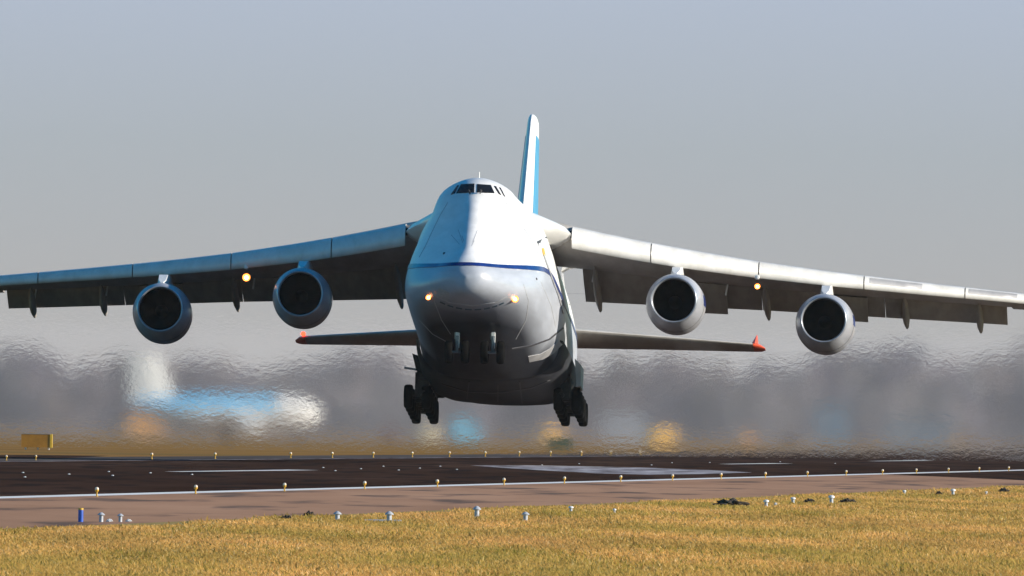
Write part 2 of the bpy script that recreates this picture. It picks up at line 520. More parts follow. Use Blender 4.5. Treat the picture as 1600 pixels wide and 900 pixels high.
# ------------------------------------------------------------------ far wood (one hazy mass behind the airfield)
def make_wood():
    tx, ty, th = [], [], []
    for row in range(5):
        yy = 5450 + row * 32
        x = -175.0
        while x < 185:
            t = x / 80.0
            base = 11.8 + 1.2 * t + 1.4 * math.sin(x * .09 + row) + 0.8 * math.sin(x * .27 + 2)
            if 50 < x < 60: base += 1.8
            tx.append(x + random.uniform(-1, 1)); ty.append(yy + random.uniform(-12, 12))
            th.append(base * random.uniform(.86, 1.08) - (0.6 if row == 0 else 0))
            x += random.uniform(3.2, 5.6)
    V, Fq, Fc = [], [], []
    P_all, C_all = [], []
    for x, y, h in zip(tx, ty, th):
        m = 620
        # several twig clouds make one crown
        nb = random.randint(5, 8)
        cen = np.stack([rng.normal(0, 1.35, nb), rng.normal(0, 1.4, nb), h * rng.uniform(.30, .86, nb)], 1)
        rad = rng.uniform(1.0, 2.0, nb)
        pick = rng.integers(0, nb, m)
        d = rng.normal(0, 1, (m, 3)); d /= np.linalg.norm(d, axis=1)[:, None]
        p = cen[pick] + d * (rad[pick] * rng.random(m) ** .45)[:, None]
        low = rng.random(m) < .25
        p[low, 2] = rng.random(low.sum()) * h * .4
        p[low, 0] = rng.normal(0, 2.0, low.sum())
        p[:, 2] = np.clip(p[:, 2], .1, h)
        up = np.stack([rng.normal(0, .35, m), rng.normal(0, .35, m), rng.uniform(.3, 1.1, m)], 1)
        side = np.stack([rng.normal(0, 1, m), rng.normal(0, 1, m), rng.normal(0, .5, m)], 1) * .17
        q = np.stack([p - side, p + side, p + side * .5 + up, p - side * .5 + up], 1) + np.array([x, y, 0])
        P_all.append(q)
        tone = np.clip(rng.normal(1, .22, m), .5, 1.6) * random.uniform(.8, 1.2)
        base = np.array(random.choice([(0.23, 0.195, 0.205), (0.205, 0.18, 0.205), (0.24, 0.20, 0.19), (0.185, 0.17, 0.18)]))
        C_all.append(base[None, :] * tone[:, None])
    P = np.concatenate(P_all); C = np.concatenate(C_all)
    n = len(P)
    me = bpy.data.meshes.new('far_wood')
    me.vertices.add(n * 4)
    me.vertices.foreach_set('co', P.reshape(-1))
    me.loops.add(n * 4)
    me.loops.foreach_set('vertex_index', np.arange(n * 4, dtype=np.int32))
    me.polygons.add(n)
    me.polygons.foreach_set('loop_start', (np.arange(n) * 4).astype(np.int32))
    me.update(calc_edges=True)
    ca = np.ones((n, 4, 4)); ca[:, :, :3] = C[:, None, :]
    me.color_attributes.new('twig', 'FLOAT_COLOR', 'POINT').data.foreach_set('color', ca.reshape(-1).astype(np.float32))
    m, nt, b = new_mat('bare_twigs')
    a = N(nt, 'ShaderNodeAttribute', attribute_name='twig')
    nt.links.new(a.outputs['Color'], b.inputs['Base Color'])
    b.inputs['Roughness'].default_value = 0.9
    b.inputs['Specular IOR Level'].default_value = 0.1
    me.materials.append(m)
    o = bpy.data.objects.new('far_wood', me)
    col.objects.link(o)
    tag(o, 'long grey band of bare winter woodland behind the airfield', 'wood', kind='stuff')
make_wood()

# ================================================================== THE AIRCRAFT
P_PITCH = math.radians(6.0)
P_YAW = math.radians(3.01)
P_BANK = math.radians(0.12)
A_ = Vector((math.sin(P_YAW) * math.cos(P_PITCH), math.cos(P_YAW) * math.cos(P_PITCH), -math.sin(P_PITCH)))
R_ = Vector((math.cos(P_YAW), -math.sin(P_YAW), 0))
U_ = R_.cross(A_)
_rot = Matrix.Rotation(P_BANK, 3, A_)
R_, U_ = _rot @ R_, _rot @ U_
if abs(P_BANK) > 0 and R_.z > 0:      # starboard-looking side dips
    _rot = Matrix.Rotation(-2 * P_BANK, 3, A_)
    R_, U_ = _rot @ R_, _rot @ U_
NOSE = at(741, 295, 1965.0) - A_ * 6.0 - U_ * 8.2
PM = Matrix((R_, A_, U_)).transposed().to_4x4()
PM.translation = NOSE
PMI = PM.inverted()

def loc_ray(px, py):
    o = PMI @ CAM
    d = PMI.to_3x3() @ ray(px, py)
    return o, d.normalized()

def L(px, py, s):
    """Local point (x, station, z) of the aircraft seen at a pixel, at a given station behind the nose."""
    o, d = loc_ray(px, py)
    return o + d * ((s - o.y) / d.y)

plane = empty('cargo_aircraft')
plane.matrix_world = PM
tag(plane, 'huge white four engine cargo jet lifting off over the runway with wheels down', 'aircraft')

# ---- fuselage
#      s      zb     zt     w     zw    nl   q (0 ellipse .. 1 pear-shaped top)
ST = [(0.00, 2.90, 2.98, 0.04, 2.94, 2.0, 0.0),
      (0.12, 2.46, 3.38, 0.58, 2.93, 2.0, 0.0),
      (0.45, 2.13, 3.80, 1.08, 2.90, 2.0, 0.0),
      (1.10, 1.93, 4.25, 1.62, 2.85, 2.1, 0.02),
      (2.40, 1.68, 4.98, 2.32, 2.85, 2.2, 0.12),
      (4.20, 1.32, 6.12, 3.02, 2.95, 2.15, 0.35),
      (6.00, 1.02, 7.45, 3.48, 3.10, 2.15, 0.65),
      (7.30, 0.76, 8.48, 3.66, 3.25, 2.15, 0.90),
      (8.30, 0.64, 8.98, 3.78, 3.40, 2.2, 1.0),
      (10.0, 0.46, 9.20, 3.88, 3.55, 2.2, 1.0),
      (14.0, 0.20, 9.18, 3.95, 3.75, 2.35, 1.0),
      (20.0, 0.08, 9.00, 3.95, 3.80, 2.7, 0.95),
      (28.0, 0.20, 8.80, 3.95, 3.60, 4.0, 0.9),
      (36.0, 0.40, 8.70, 3.90, 3.60, 4.8, 0.85),
      (44.0, 1.00, 8.60, 3.75, 3.80, 4.0, 0.8),
      (52.0, 2.10, 8.50, 3.15, 5.00, 2.4, 0.5),
      (60.0, 4.20, 8.30, 2.05, 6.20, 2.0, 0.2),
      (66.0, 5.70, 7.80, 0.95, 6.80, 2.0, 0.0),
      (69.0, 6.60, 7.00, 0.15, 6.80, 2.0, 0.0)]
_S = np.array([r[0] for r in ST])
_D = np.array([r[1:] for r in ST])

def pchip(xs, ys, x):
    i = int(np.clip(np.searchsorted(xs, x) - 1, 0, len(xs) - 2))
    h = np.diff(xs)
    d = np.diff(ys, axis=0) / h[:, None]
    def slope(k):
        if k == 0: return d[0]
        if k == len(xs) - 1: return d[-1]
        a, b = d[k - 1], d[k]
        w1, w2 = 2 * h[k] + h[k - 1], h[k] + 2 * h[k - 1]
        out = np.zeros_like(a)
        ok = a * b > 0
        out[ok] = (w1 + w2) / (w1 / a[ok] + w2 / b[ok])
        return out
    m0, m1 = slope(i), slope(i + 1)
    t = (x - xs[i]) / h[i]
    return ((1 + 2 * t) * (1 - t) ** 2) * ys[i] + t * (1 - t) ** 2 * h[i] * m0 + t * t * (3 - 2 * t) * ys[i + 1] + t * t * (t - 1) * h[i] * m1

WEDGE = [(0.0, 1.0), (0.235, 0.845), (0.52, 0.585), (0.82, 0.29), (1.0, 0.0)]
FULL = [(0.0, 1.0), (0.53, 0.872), (0.835, 0.63), (0.95, 0.34), (1.0, 0.0)]
EL = [(0.0, 1.0), (0.383, 0.924), (0.707, 0.707), (0.924, 0.383), (1.0, 0.0)]
PEAR = [(0.0, 1.0), (0.475, 0.875), (0.68, 0.58), (0.90, 0.275), (1.0, 0.0)]

def half_section(s, n=22):
    zb, zt, w, zw, nl, q = pchip(_S, _D, s)
    w *= 0.955
    ctrl = []
    for k in range(5):
        a = math.radians(22.5 * k)
        ctrl.append((w * math.sin(a) ** (2 / nl), zw - (zw - zb) * math.cos(a) ** (2 / nl)))
    for k in (3, 2, 1, 0):
        rg = 0.75 * min(max((s - 0.3) / 1.8, 0), 1) * min(max((9.0 - s) / 3.0, 0), 1)
        fl = min(max((s - 10.0) / 6.5, 0), 1)
        fl = fl * fl * (3 - 2 * fl)
        px_, pz_ = PEAR[k][0] * (1 - fl) + FULL[k][0] * fl, PEAR[k][1] * (1 - fl) + FULL[k][1] * fl
        x = (EL[k][0] * (1 - q) + px_ * q) * (1 - rg) + WEDGE[k][0] * rg
        z = (EL[k][1] * (1 - q) + pz_ * q) * (1 - rg) + WEDGE[k][1] * rg
        ctrl.append((w * x, zw + (zt - zw) * z))
    c = [(-ctrl[1][0], ctrl[1][1])] + ctrl + [(-ctrl[-2][0], ctrl[-2][1])]
    out = []
    segs = len(ctrl) - 1
    per = max(2, n // segs + 1)
    for i in range(segs):
        p0, p1, p2, p3 = c[i], c[i + 1], c[i + 2], c[i + 3]
        for j in range(per):
            t = j / per
            out.append(tuple(0.5 * (2 * p1[a] + (p2[a] - p0[a]) * t + (2 * p0[a] - 5 * p1[a] + 4 * p2[a] - p3[a]) * t * t
                                    + (3 * p1[a] - p0[a] - 3 * p2[a] + p3[a]) * t ** 3) for a in (0, 1)))
    out.append(ctrl[-1])
    return out

def ring_at(s, n=40):
    h = half_section(s, n)
    right = [Vector((x, s, z)) for x, z in h]
    left = [Vector((-p.x, s, p.z)) for p in reversed(right[1:-1])]
    return right + left

def stripe_z(s):
    t = min(max(s / 14.0, 0), 1)
    return 3.62 + 0.98 * (t * t * (3 - 2 * t)) ** 0.75

stations = [0, .03, .08, .15, .25, .4, .6, .85, 1.1, 1.45, 1.8, 2.2, 2.7, 3.2, 3.8, 4.4, 5, 5.5, 6, 6.4, 6.8, 7.2, 7.6, 8, 8.5, 9, 9.6, 10.3, 11, 12, 13, 14.5, 16, 18]
stations += list(np.arange(20, 69.1, 1.4)) + [69]
fb = MB()
fb.loft([ring_at(s) for s in stations])
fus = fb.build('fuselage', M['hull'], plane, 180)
me = fus.data
ca = me.color_attributes.new('paint_and_shade', 'FLOAT_COLOR', 'POINT')
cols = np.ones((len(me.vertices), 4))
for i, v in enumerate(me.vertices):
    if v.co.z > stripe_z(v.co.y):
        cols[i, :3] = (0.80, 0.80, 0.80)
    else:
        k = min(max((v.co.y - 1.2) / 2.5, 0), 1) * min(max((2.4 - v.co.z) / 1.3, 0), 1)  # near-black chin and belly: the underside's shade put into the hull colour
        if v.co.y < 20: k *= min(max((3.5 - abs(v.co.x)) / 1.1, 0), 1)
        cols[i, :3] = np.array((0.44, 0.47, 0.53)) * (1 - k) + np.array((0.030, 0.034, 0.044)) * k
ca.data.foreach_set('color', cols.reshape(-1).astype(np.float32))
BV = BVHTree.FromPolygons([v.co.copy() for v in me.vertices], [tuple(p.vertices) for p in me.polygons])

def hit(px, py):
    o, d = loc_ray(px, py)
    r = BV.ray_cast(o + d * 1800.0, d)
    if r[0] is None:
        r = BV.find_nearest(o + d * 1970.0)
    n = r[1]
    if n.dot(d) > 0: n = -n
    return r[0], n

def skin_patch(name, grid, mat, off=0.02, thick=0.03, parent=plane):
    """grid: rows of (point, normal) on the skin; makes a thin raised plate following it."""
    nr, nc = len(grid), len(grid[0])
    top = [p + n * off for row in grid for (p, n) in row]
    bot = [p - n * thick for row in grid for (p, n) in row]
    f = []
    for i in range(nr - 1):
        for j in range(nc - 1):
            a, b, c, d = i * nc + j, i * nc + j + 1, (i + 1) * nc + j + 1, (i + 1) * nc + j
            f.append((a, b, c, d))
            f.append(tuple(k + nr * nc for k in (d, c, b, a)))
    rim = [j for j in range(nc)] + [i * nc + nc - 1 for i in range(1, nr)] + [(nr - 1) * nc + j for j in range(nc - 2, -1, -1)] + [i * nc for i in range(nr - 2, 0, -1)]
    for i in range(len(rim)):
        a, b = rim[i], rim[(i + 1) % len(rim)]
        f.append((a, a + nr * nc, b + nr * nc, b))
    mb = MB()
    mb.add(top + bot, f)
    return mb.build(name, mat, parent, 40)

def quad_patch(name, q, mat, n=5, m=4, **kw):
    grid = []
    for i in range(m):
        t = i / (m - 1)
        row = []
        for j in range(n):
            s = j / (n - 1)
            x = (q[0][0] * (1 - s) + q[1][0] * s) * (1 - t) + (q[3][0] * (1 - s) + q[2][0] * s) * t
            y = (q[0][1] * (1 - s) + q[1][1] * s) * (1 - t) + (q[3][1] * (1 - s) + q[2][1] * s) * t
            row.append(hit(x, y))
        grid.append(row)
    return skin_patch(name, grid, mat, **kw)

def ribbon(name, pts, w, mat, per=5, **kw):
    """A thin strip on the skin along pixel points, w pixels wide."""
    P = []
    for i in range(len(pts) - 1):
        for k in range(per):
            t = k / per
            P.append((pts[i][0] * (1 - t) + pts[i + 1][0] * t, pts[i][1] * (1 - t) + pts[i + 1][1] * t))
    P.append(pts[-1])
    g1, g2 = [], []
    for i, p in enumerate(P):
        a, b = P[max(i - 1, 0)], P[min(i + 1, len(P) - 1)]
        dx, dy = b[0] - a[0], b[1] - a[1]
        l = math.hypot(dx, dy) or 1
        nx, ny = -dy / l * w / 2, dx / l * w / 2
        g1.append(hit(p[0] + nx, p[1] + ny)); g2.append(hit(p[0] - nx, p[1] - ny))
    return skin_patch(name, [g1, g2], mat, off=kw.get('off', 0.012), thick=0.02)

# blue cheatline all round
def side_hit(ox, oy, z, dx, dy):
    r = BV.ray_cast(Vector((ox, oy, z)), Vector((dx, dy, 0)).normalized())
    return r[0], r[1]
rows = []
def stripe_cols():
    out = []
    for s in np.arange(60, 7.9, -1.0):
        out.append((-8.0, s, 1.0, 0.0))
    for k in range(241):
        a = math.radians(-90 + 180 * k / 240)
        out.append((12 * math.sin(a), 7.5 - 12 * math.cos(a), -math.sin(a), math.cos(a)))
    for s in np.arange(8, 60.1, 1.0):
        out.append((8.0, s, -1.0, 0.0))
    return out
ups, lows = [], []
for (ox, oy, dx, dy) in stripe_cols():
    s_guess = 2.0
    for _ in range(4):
        z = stripe_z(s_guess)
        p, n = side_hit(ox, oy, z, dx, dy)
        if p is None: break
        s_guess = p.y
    if p is None: continue
    hw = 0.085 + 0.05 * min(s_guess / 10, 1)
    a, na = side_hit(ox, oy, z + hw, dx, dy)
    b, nb = side_hit(ox, oy, z - hw, dx, dy)
    if a is None or b is None: continue
    d = Vector((dx, dy, 0))
    ups.append((a, na if na.dot(d) < 0 else -na)); lows.append((b, nb if nb.dot(d) < 0 else -nb))
skin_patch('cheatline_stripe', [ups, lows], M['blue'], off=0.035, thick=0.04)

# cockpit glazing
for q in (((745.3, 288), (766.8, 289.5), (772.5, 302), (744.9, 301)), ((720.5, 288.3), (741.4, 287.2), (740.8, 301), (712.8, 302.3)),
          ((771.7, 291), (774.9, 291.5), (782.9, 305), (779.2, 303)), ((779.8, 293), (782.1, 294), (789.4, 308), (787.0, 306)),
          ((714.6, 290), (717.2, 289.6), (711.0, 302.2), (704.6, 304.4))):
    quad_patch('cockpit_window', q, M['glass'], off=0.025)
for (x, y) in ((734.4, 303), (750, 302.6)):
    p, n = hit(x, y)
    mb = MB(); mb.tube([p - n * .05, p + n * .16, p + n * .22 + Vector((0, -.12, .02))], [.06, .07, .04])
    mb.build('air_sensor', M['seam'], plane, 60)
p, n = hit(748.6, 277.5)
mb = MB(); mb.loft([[p + Vector((x, y, z)) for x, y in ((-.03 * k, 0), (0, -.25 * k), (.03 * k, 0), (0, .3 * k))] for k, z in ((1, -.1), (.6, .42))])
mb.build('antenna', M['white'], plane)
# visor seam, hatch lines, door patch
ribbon('visor_seam', [(668, 452), (684, 465), (702, 473), (738, 478), (774, 473), (792, 464)], 1.4, M['hatch'])
arc = [(686, 471), (698, 476.5), (711, 480.5), (725, 483), (740, 484), (755, 483), (768, 480.5), (779, 477), (789, 472)]
for i in range(8):
    (xa, ya), (xb, yb) = arc[i], arc[i + 1]
    ribbon('visor_seam', [(xa + (xb - xa) * .1, ya + (yb - ya) * .1), (xa + (xb - xa) * .8, ya + (yb - ya) * .8)], 1.8, M['teal_seam'], per=3)
for a, b in (((705, 367), (718, 382)), ((716, 359), (723, 379)), ((722, 369), (725, 377)), ((737, 384), (741, 376)), ((746, 360), (739, 378))):
    ribbon('nose_seam', [a, b], 0.9, M['hatch'], per=3)
quad_patch('nose_hatch', ((686, 449), (703, 457), (699, 470), (680, 461)), M['hatch'], off=0.012)
for x, y in ((694, 396), (838, 436), (697, 593), (842, 596)):
    p, n = hit(x, y)
    mb = MB(); mb.lathe([(-.03, .07), (.03, .07), (.06, .03), (.065, 0)], p, n, 10)
    mb.build('hull_lamp' if y > 500 else 'drain_port', M['lamp_small'] if y > 500 else M['seam'], plane, 50)

# belly fairing round the main landing gear
def belly_ring(s, off):
    h = half_section(s, 40)
    zmax = 2.9
    pts = []
    for x, z in h:
        if z > zmax: break
        t = z / zmax
        pts.append((x + off * (0.2 + 0.8 * min(1, x / 3.5)) * (1.0 if t < .8 else (1 - t) / .2), z - .3 * off * (1 - min(1, max(t, 0)))))
    return pts
mb = MB()
nmin = min(len(belly_ring(s, 0)) for s in np.arange(24, 47, 1.0))
rings = []
for s, off in ((24.0, .02), (24.25, .16), (25.5, .24), (30, .30), (36, .30), (42, .26), (45.5, .12), (47, .02)):
    half = belly_ring(min(s, 46), off)[:nmin]
    r = [Vector((x, s, z)) for x, z in half]
    l = [Vector((-x, s, z)) for x, z in reversed(half[1:])]
    rings.append(l + r)
mb.loft(rings, closed=False)
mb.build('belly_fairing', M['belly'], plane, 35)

_bf = bpy.data.objects['belly_fairing'].data
_nv = len(me.vertices)
BV = BVHTree.FromPolygons([v.co.copy() for v in me.vertices] + [v.co.copy() for v in _bf.vertices],
                          [tuple(p.vertices) for p in me.polygons] + [tuple(i + _nv for i in p.vertices) for p in _bf.polygons])
M['reflection_conduit'] = noise_mat('reflection_conduit_grey', (0.30, 0.30, 0.31), (0.44, 0.44, 0.45), 1.2, 0.35)
ribbon('reflection_band', [(826, 561), (846, 557), (862, 548), (875, 535)], 9, M['reflection_conduit'], per=6, off=.03)  # pale strip that paints a reflection onto the fairing, no separate panel
ribbon('fairing_seam', [(800, 545), (830, 540), (858, 530), (880, 512)], 2.0, M['seam'], per=6, off=.03)
ribbon('fairing_seam', [(690, 600), (730, 612), (780, 614), (830, 606), (860, 594)], 1.6, M['seam'], per=6, off=.03)
for a, b in (((733, 596), (729, 630)), ((778, 600), (778, 632)), ((812, 596), (816, 630))):
    ribbon('bay_door_seam', [a, b], 2.0, M['seam'], per=5, off=.03)
for pts in ([(700, 316), (688, 336), (676, 360), (665, 384), (655, 402)], [(790, 316), (806, 340), (826, 368), (842, 398)], [(672, 440), (678, 470), (690, 500), (704, 522)], [(818, 444), (826, 470), (822, 500), (806, 530)],
            [(655, 500), (676, 522), (700, 535)], [(845, 440), (862, 480), (868, 510)]):
    ribbon('panel_seam', pts, 0.8, M['hatch'], per=6, off=.012)
ribbon('conduit', [(849, 398), (860, 430), (872, 462), (880, 490)], 1.6, M['reflection_conduit'], per=6, off=.05)
quad_patch('yellow_marking', ((846, 388), (849.5, 388), (852, 400), (848.5, 400)), M['yellow_mark'], n=3, m=3, off=.03)

# wing to body fairing
mb = MB()
rings = []
for s, w, dz in ((9.5, 1.55, -.25), (12, 2.2, -.18), (15, 3.0, -.1), (18, 3.75, -.04), (20.5, 4.3, 0), (23, 4.5, 0), (28, 4.45, 0), (32, 3.8, 0), (35.5, 2.6, -.05), (38, 1.6, -.1)):
    half = [(0, 8.62), (.25 * w, 8.62), (.45 * w, 8.52), (.66 * w, 8.34), (.82 * w, 8.12), (.93 * w, 7.88), (w, 7.55), (.95 * w, 7.3), (.84 * w, 7.08), (.70 * w, 6.92), (.5 * w, 6.75), (0, 6.6)]
    r = [Vector((x, s, z + dz)) for x, z in half]
    rings.append(r + [Vector((-q.x, s, q.z)) for q in reversed(r[1:-1])])
mb.loft(rings)
mb.build('wing_fairing', M['white'], plane, 60)
quad_patch('vent', ((853, 370), (858, 368.5), (857, 377), (855.5, 375)), M['seam'], n=3, m=3, off=.03)

# ---- wings
def s_le(x):
    return 21.2 + 0.70 * (x - 4.3) if x < 14 else 27.99 + 0.625 * (x - 14)
def chord(x):
    return 13.2 - 0.44 * (x - 4.3) if x < 14 else 8.93 - 0.232 * (x - 14)
def z_c(x):
    return float(np.interp(x, (0, 4.5, 7, 9.8, 13.5, 17.5, 22, 26, 36.7), (7.95, 7.54, 7.24, 6.98, 6.72, 6.53, 6.40, 6.32, 6.10)))
def inc(x):
    return math.radians(3.2 - 0.11 * x)
def thick(x):
    return 0.135 - 0.0009 * x
def slat_h(x):
    return float(np.interp(x, (4.3, 9.8, 17.5, 26, 36), (1.15, 1.02, .76, .56, .42)))

UP = [(0.72, .040), (0.60, .056), (0.45, .068), (0.32, .070), (0.2, .064), (0.12, .054), (0.07, .042), (0.045, .028)]
LO = [(0.035, .0), (0.045, -.018), (0.07, -.026), (0.12, -.034), (0.2, -.042), (0.32, -.048), (0.45, -.045), (0.60, -.034), (0.72, -.022)]

def wing_pt(x, xi, zt, side):
    c = chord(x)
    return Vector((side * x, s_le(x) + xi * c, z_c(x) + zt * c * thick(x) / 0.125 - xi * c * math.sin(inc(x))))

def wing_section(x, side, xe=0.72):
    pts = []
    for xi, zt in UP + LO:
        pts.append(wing_pt(x, xi, zt, side))
    return pts

FLAP_Z = 5.33
def flap_section(x, side, drop=0.0, start=0.665, frac=0.335):
    c = chord(x)
    p0 = wing_pt(x, start, -.012, side)
    ln = frac * c
    d = max(-.99, min(.99, (p0.z - 0.06 - FLAP_Z + drop) / ln))
    an = math.asin(d) - 0.03
    ca_, sa_ = math.cos(an), math.sin(an)
    out = []
    for u, v in ((0, 0), (.05, .055), (.2, .085), (.5, .06), (1, .004), (1, -.004), (.6, -.025), (.25, -.045), (.06, -.035)):
        a, b = u * ln, v * ln
        out.append(p0 + Vector((0, a * ca_ + b * sa_, -0.06 - a * sa_ + b * ca_)))
    return out

SLAT_E = [4.35, 8.4, 13.9, 19.3, 24.5, 30.0, 35.4]
def slat_section(x, side):
    h = slat_h(x)
    o = Vector((side * x, s_le(x) - 0.30 * h, z_c(x)))
    prof = ((1.15, .44), (.75, .43), (.35, .37), (.08, .24), (-.12, .02), (-.20, -.22), (-.20, -.44), (-.10, -.60), (.02, -.66), (.10, -.62), (.16, -.45), (.28, -.10), (.50, .16), (.80, .32), (1.15, .40))
    return [o + Vector((0, a * h, b * h)) for a, b in prof]

def spans(x0, x1, n):
    return [x0 + (x1 - x0) * i / n for i in range(n + 1)]

def lamp(px, py, s, r, parent, name='landing_light', depth=True):
    """A lit landing lamp: reflector bowl with a bright core, facing ahead."""
    p = L(px, py, s) if s is not None else None
    if p is None:
        p, n = hit(px, py)
        p = p + n * .06 + Vector((0, -.10, 0))
    mb = MB(); mb.lathe([(0.22, r * .7), (0.0, r * 1.08), (-.03, r * 1.08), (-.03, r * .98), (0.1, r * .55), (0.1, 0)], p, (0, 1, 0), 20)
    o = mb.build(name, M['lamp_bowl'], parent, 40)
    mb = MB(); mb.lathe([(-.03, 0), (-.02, r * .38), (.06, r * .5), (.10, r * .48)], p, (0, 1, 0), 16)
    mb.build('bulb', M['lamp_core'], o, 60)
    return o

for side in (-1, 1):
    mb = MB()
    xs = [0.5, 2.5, 4.3, 6.3, 8.4, 11, 14, 16.5, 19.3, 22, 24.5, 26.6]
    mb.loft([wing_section(x, side) for x in xs])
    wing = mb.build('wing', M['wing'], plane, 50)
    # outboard panel with its own trailing edge
    mb = MB()
    mb.loft([[wing_pt(x, xi, zt, side) for xi, zt in UP + LO] for x in (26.6, 30, 33, 35.5, 36.4, 36.65)])
    mb.build('wing_tip_panel', M['wing'], wing, 50)
    mb = MB()
    mb.loft([[wing_pt(x, xi, zt, side) for xi, zt in ((.735, .034), (1.0, .002), (1.0, -.004), (.735, -.02))] for x in (26.75, 30, 33, 36.2)])
    mb.build('aileron', M['flap'], wing, 50)
    for i in range(len(SLAT_E) - 1):
        mb = MB()
        mb.loft([slat_section(x, side) for x in spans(SLAT_E[i] + .03, SLAT_E[i + 1] - .03, 4)])
        mb.build('slat', M['slat'], wing, 50)
    # worn bare panels on the sunlit side, plain seams on the other
    for (xa, xb, mt) in (((19.6, 22.3, 'slat_bare'), (24.7, 27.2, 'slat_bare'), (31, 33.4, 'slat_bare')) if side > 0 else ()):
        mb = MB()
        rings = []
        for x in spans(xa, xb, 3):
            h = slat_h(x)
            o = Vector((side * x, s_le(x) - 0.30 * h, z_c(x)))
            rings.append([o + Vector((0, a * h - .012, b * h + .008)) for a, b in ((.08, .235), (-.02, .135), (-.12, .02), (-.20, -.22), (-.17, -.22), (-.09, .02), (0, .10), (.09, .20))])
        mb.loft(rings)
        mb.build('slat_panel', M[mt], wing, 60)
    # flaps
    for (xa, xb) in ((4.5, 8.93), (8.95, 13.73), (13.76, 20.13), (20.16, 26.5)):
        mb = MB()
        mb.loft([flap_section(x, side) for x in spans(xa, xb, 3)])
        mb.build('flap', M['flap'], wing, 40)
    for (xa, xb) in ((9.6, 11.95), (16.9, 19.25)):
        mb = MB()
        mb.loft([[q + Vector((0, -.3, -.16)) for q in flap_section(x, side, drop=.18)] for x in spans(xa, xb, 2)])
        mb.build('lower_flap_panel', M['flap'], wing, 40)
    # flap track fairings
    for x in (5.25, 14.05, 21.25, 25.1):
        c = chord(x)
        p0 = wing_pt(x, .42, -.045, side)
        fs = flap_section(x, side)
        te = fs[4]
        ring_spec = [(p0 + Vector((0, 0, .05)), .03, .03), (p0.lerp(te, .25) + Vector((0, 0, -.12)), .16, .26), (p0.lerp(te, .55) + Vector((0, 0, -.30)), .19, .36),
                     (p0.lerp(te, .82) + Vector((0, 0, -.30)), .17, .32), (te + Vector((0, .35, -.35)), .10, .17), (te + Vector((0, 1.0, -.42)), .02, .03)]
        mb = MB()
        mb.loft([[q + Vector((w * math.cos(2 * math.pi * k / 12), 0, h * math.sin(2 * math.pi * k / 12))) for k in range(12)] for q, w, h in ring_spec])
        mb.build('flap_track_fairing', M['flap'], wing, 60)
    # small bright hinge brackets under the slats
    for x in (13.0, 21.0, 24.9) if side < 0 else (5.1, 12.0):
        p0 = wing_pt(x, .60, -.06, side)
        mb = MB(); mb.tube([p0 + Vector((0.05, 0, .25)), p0 + Vector((-.05, .3, -.3))], .05, 6)
        mb.build('hinge_bracket', M['white'], wing, 60)
    # inboard leading edge end: rounded root recess with its actuator
    mb = MB()
    p = L(655, 362, 22.2) if side < 0 else L(872, 372, 22.2)
    r0 = wing_pt(3.6, .05, 0, side)
    mb.lathe([(-.1, .02), (-.05, .16), (.35, .2), (.8, .2)], Vector((side * 4.32, s_le(4.3) + .1, z_c(4.3) + .05)), (0, 1, 0), 14)
    mb.build('slat_actuator', M['gear_dark'], wing, 60)

mb = MB()
pl = [(877, 424), (880, 412), (896, 404), (912, 411), (926, 419), (905, 415), (888, 418)]
mb.loft([[L(x, y, 33.5) for x, y in pl], [L(x + 1, y + 3, 34.6) for x, y in pl]])
mb.build('flap_root_fairing', M['white'], plane)
mb = MB()
pl = [(876.5, 424), (879.5, 423), (884, 466), (890, 475), (886, 476), (880.5, 467)]
mb.loft([[L(x, y, 36.0) for x, y in pl], [L(x + .5, y + 2, 36.6) for x, y in pl]])
mb.build('flap_end_rib', M['white'], plane)

